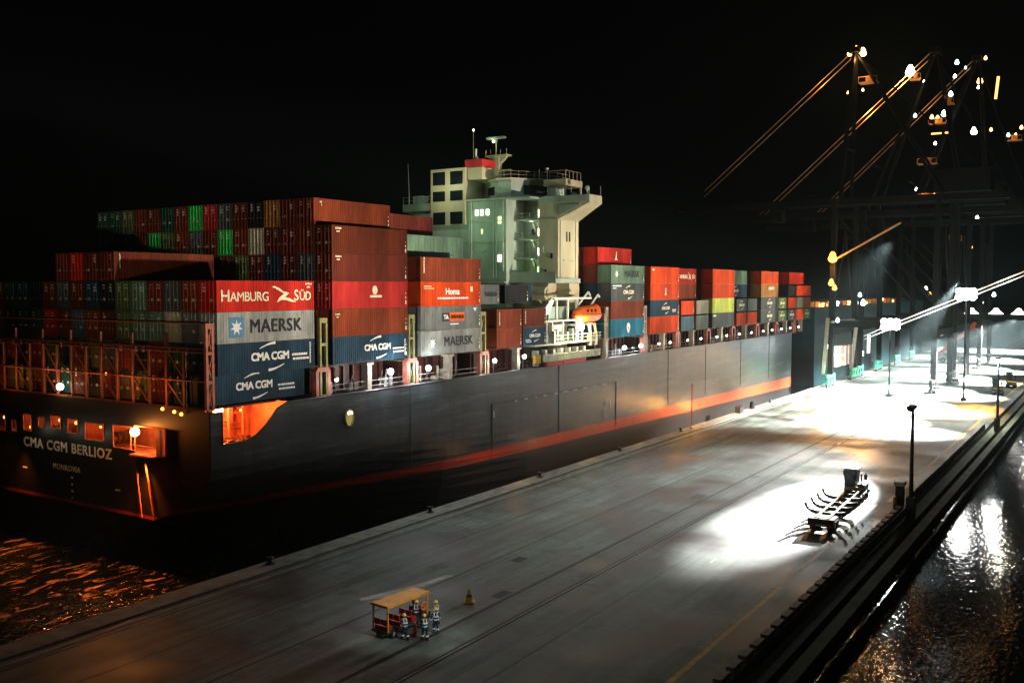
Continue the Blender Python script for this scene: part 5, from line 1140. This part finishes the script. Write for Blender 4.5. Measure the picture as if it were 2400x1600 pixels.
m = MB(); m.box(329.6, 330.4, 48.5, 54.5, 73.0, 73.4); m.bar((330,35.8,89), (330,36.4,82.3), .7); m.build('walkway_lamp', emis('lit_strip', (1, .45, .12), 3.2), cr3, (-330, -37.6, 0))
for y in (39.9, 33.2, 27.2):
    m = MB(); m.tube((317,y,16.5), (317,y,17.9), 2.1, 16, .5); m.ball((317,y,17.8), .8, 10, 6, .6); m.build('dome_lamp', emis('dome_glow', (1, .95, .9), 5), cr3, (-330, -37.6, 0))
m = MB(); m.box(316, 318, 22, 61, 14.8, 16.4); m.build('portal_beam', CRANEST, cr3, (-330, -37.6, 0))
# electrical house with white ribs and the pale stair legs on the nearest crane
K1 = (-250, -37.6, 0)
m = MB(); m.box(240.2, 257.5, 60.3, 62.6, 4.8, 9.6); eh = m.build('equipment_house', mat('equipment_brown', (.38, .2, .13), .6, 0, .3, 1), cr1, K1)
for x in (240.2, 243.2, 248.4, 252.2, 256.4): MB().box(x, x+.9, 60.2, 60.3, 4.75, 9.7).build('white_rib', WHITE, eh)
m = MB()
for y in (60.4, 61.2, 62.0): m.box(240.1, 240.2, y, y+.4, 4.75, 9.7)
m.box(240.1, 245.6, 60.15, 62.7, 9.6, 9.9); m.build('white_frame', WHITE, eh); MB().box(245.4, 247.4, 60.2, 60.3, 7.1, 7.7).build('sign_plate', WHITE, eh)
m = MB(); m.bar((236.2,61.4,17), (236.0,62.2,3.2), .9); m.bar((258.6,59.8,15.8), (258.2,60.9,3.2), .9); m.box(236.2,258.6,60.2,60.7,15.8,16.3); m.build('stair_leg', GALV, cr1, K1)
point('crane_light', (236.5, 58.6, 10.6), 2200, (.85, .95, 1), .3); point('crane_light', (247, 56, 8.5), 2200, (.95, .97, 1), .3); point('crane_light', (233, 58, 4), 2600, (.5, 1, .7), .3); point('crane_light', (236.4, 59.8, 29), 5000, AMBER, .3)  # one of these is added to brighten the equipment house
m = MB(); m.bar((238,60.4,31.2), (238,45.5,39.6), .4); m.build('brace', mat('stay_orange_paint', (.7, .4, .2)), cr1, K1)
# lamps near the apexes light the forestays
for (x, y, z, wt) in ((251,58.4,82.5,2200),(280,53.6,81.6,3600),(280,62,74.2,1500),(251,66,76.2,800)):
    point('crane_light', (x-1.6, y+.6, z-1.2), wt, (1, .55, .2), .3)
# added masts carrying two lamps; a twin line between them imitates lens glare
def mast(x, y, h, lab, r_):
    t = empty('added_lamp_mast', (x, y, 0), lab, 'mast', 'added masts with lamps on the apron')
    m = MB(); m.tube((0,0,0), (0,0,h-.4), .22, 8, .14); m.box(-.5,.5,-.5,.5,0,.6); m.build('pole', CRANEST, t)
    m = MB(); m.box(-.3, .3, -1.6, 1.6, h-.4, h-.1); m.build('crossbar', CRANEST, t)
    for dy in (-1.3, 0, 1.3):
        for dz in (-.1, 1.15): m = MB(); m.ball((-.2, dy, h+dz), r_, 10, 6, .85); m.build('lamp', LAMPBIG, t)  # bank of bulbs enlarged to imitate glare
mast(225, 44.7, 15.7, 'added mast with blazing white lamps at mid apron, lower end of the glare streak', .8)
mast(225, 29.4, 22.5, 'taller added mast with lamps toward the frame edge, the glare streak passing it', .85)
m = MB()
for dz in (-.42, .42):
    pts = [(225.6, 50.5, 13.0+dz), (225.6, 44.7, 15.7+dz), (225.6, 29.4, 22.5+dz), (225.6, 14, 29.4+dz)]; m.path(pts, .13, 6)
tag(m.build('glare_streak_line', mat('pale_glare_streak', (.8, .78, .72), .4)), 'bright double glare streak built as a twin line between the two added masts', 'glare streak')
for (y, z, wt, c) in ((44.7,15.7,5200,(.5,.88,1)),(29.4,22.5,4200,(1,.96,.9)),(37,19.2,1700,(1,1,1)),(22,26,1700,(1,.9,.7))): point('lamp_and_streak_light', (223.6, y, z-.2), wt, c, .3)  # lights set beside the line so that the glare streak shows bright

# small lit platforms with handrails up on the crane frames
PLT = mat('platform_ochre', (.5, .24, .09), .55, 0, .3, 1)
for cr, kx, (x, y, z, ly, wt) in ((cr1,-250,(251,56.3,75.6,2.2,420)),(cr2,-280,(280,50.6,81.0,1.4,260)),(cr2,-280,(280,42,73.5,1.2,120)),(cr3,-330,(330,52.6,76.4,2.6,700)),(cr3,-330,(330,56,53.0,2.6,240)),(cr3,-330,(330,46.5,39.4,1.8,160)),(cr3,-330,(330,31,69.3,2.2,300)),(cr2,-280,(280,47,58,2.4,90))):
    m = MB(); m.box(x-1.4, x+1.4, y-ly, y+ly, z-.25, z)
    for yy in (-ly, 0, ly): m.tube((x-1.4,y+yy,z), (x-1.4,y+yy,z+1.2), .08, 6)
    m.tube((x-1.4,y-ly,z+1.2), (x-1.4,y+ly,z+1.2), .08, 6); m.box(x-.6, x+.8, y-ly*.4, y+ly*.3, z, z+1.5)
    m.build('platform', PLT, cr, (kx, -37.6, 0)); point('crane_light', (x-2.6, y+.5, z+1.5), wt, AMBER, .25)

# ------------------------------------------------------------------ night haze round the lamps
hz = bpy.data.materials.new('haze'); hz.use_nodes = True
N = hz.node_tree.nodes; N.remove(N['Principled BSDF']); pv = N.new('ShaderNodeVolumePrincipled')
pv.inputs['Color'].default_value = (.62, .85, .9, 1); pv.inputs['Density'].default_value = .00014; pv.inputs['Anisotropy'].default_value = .35
hz.node_tree.links.new(pv.outputs[0], N['Material Output'].inputs['Volume'])
o = MB().box(-60, 920, -320, 520, -7.2, 110).build('haze', hz); o['kind'] = 'stuff'
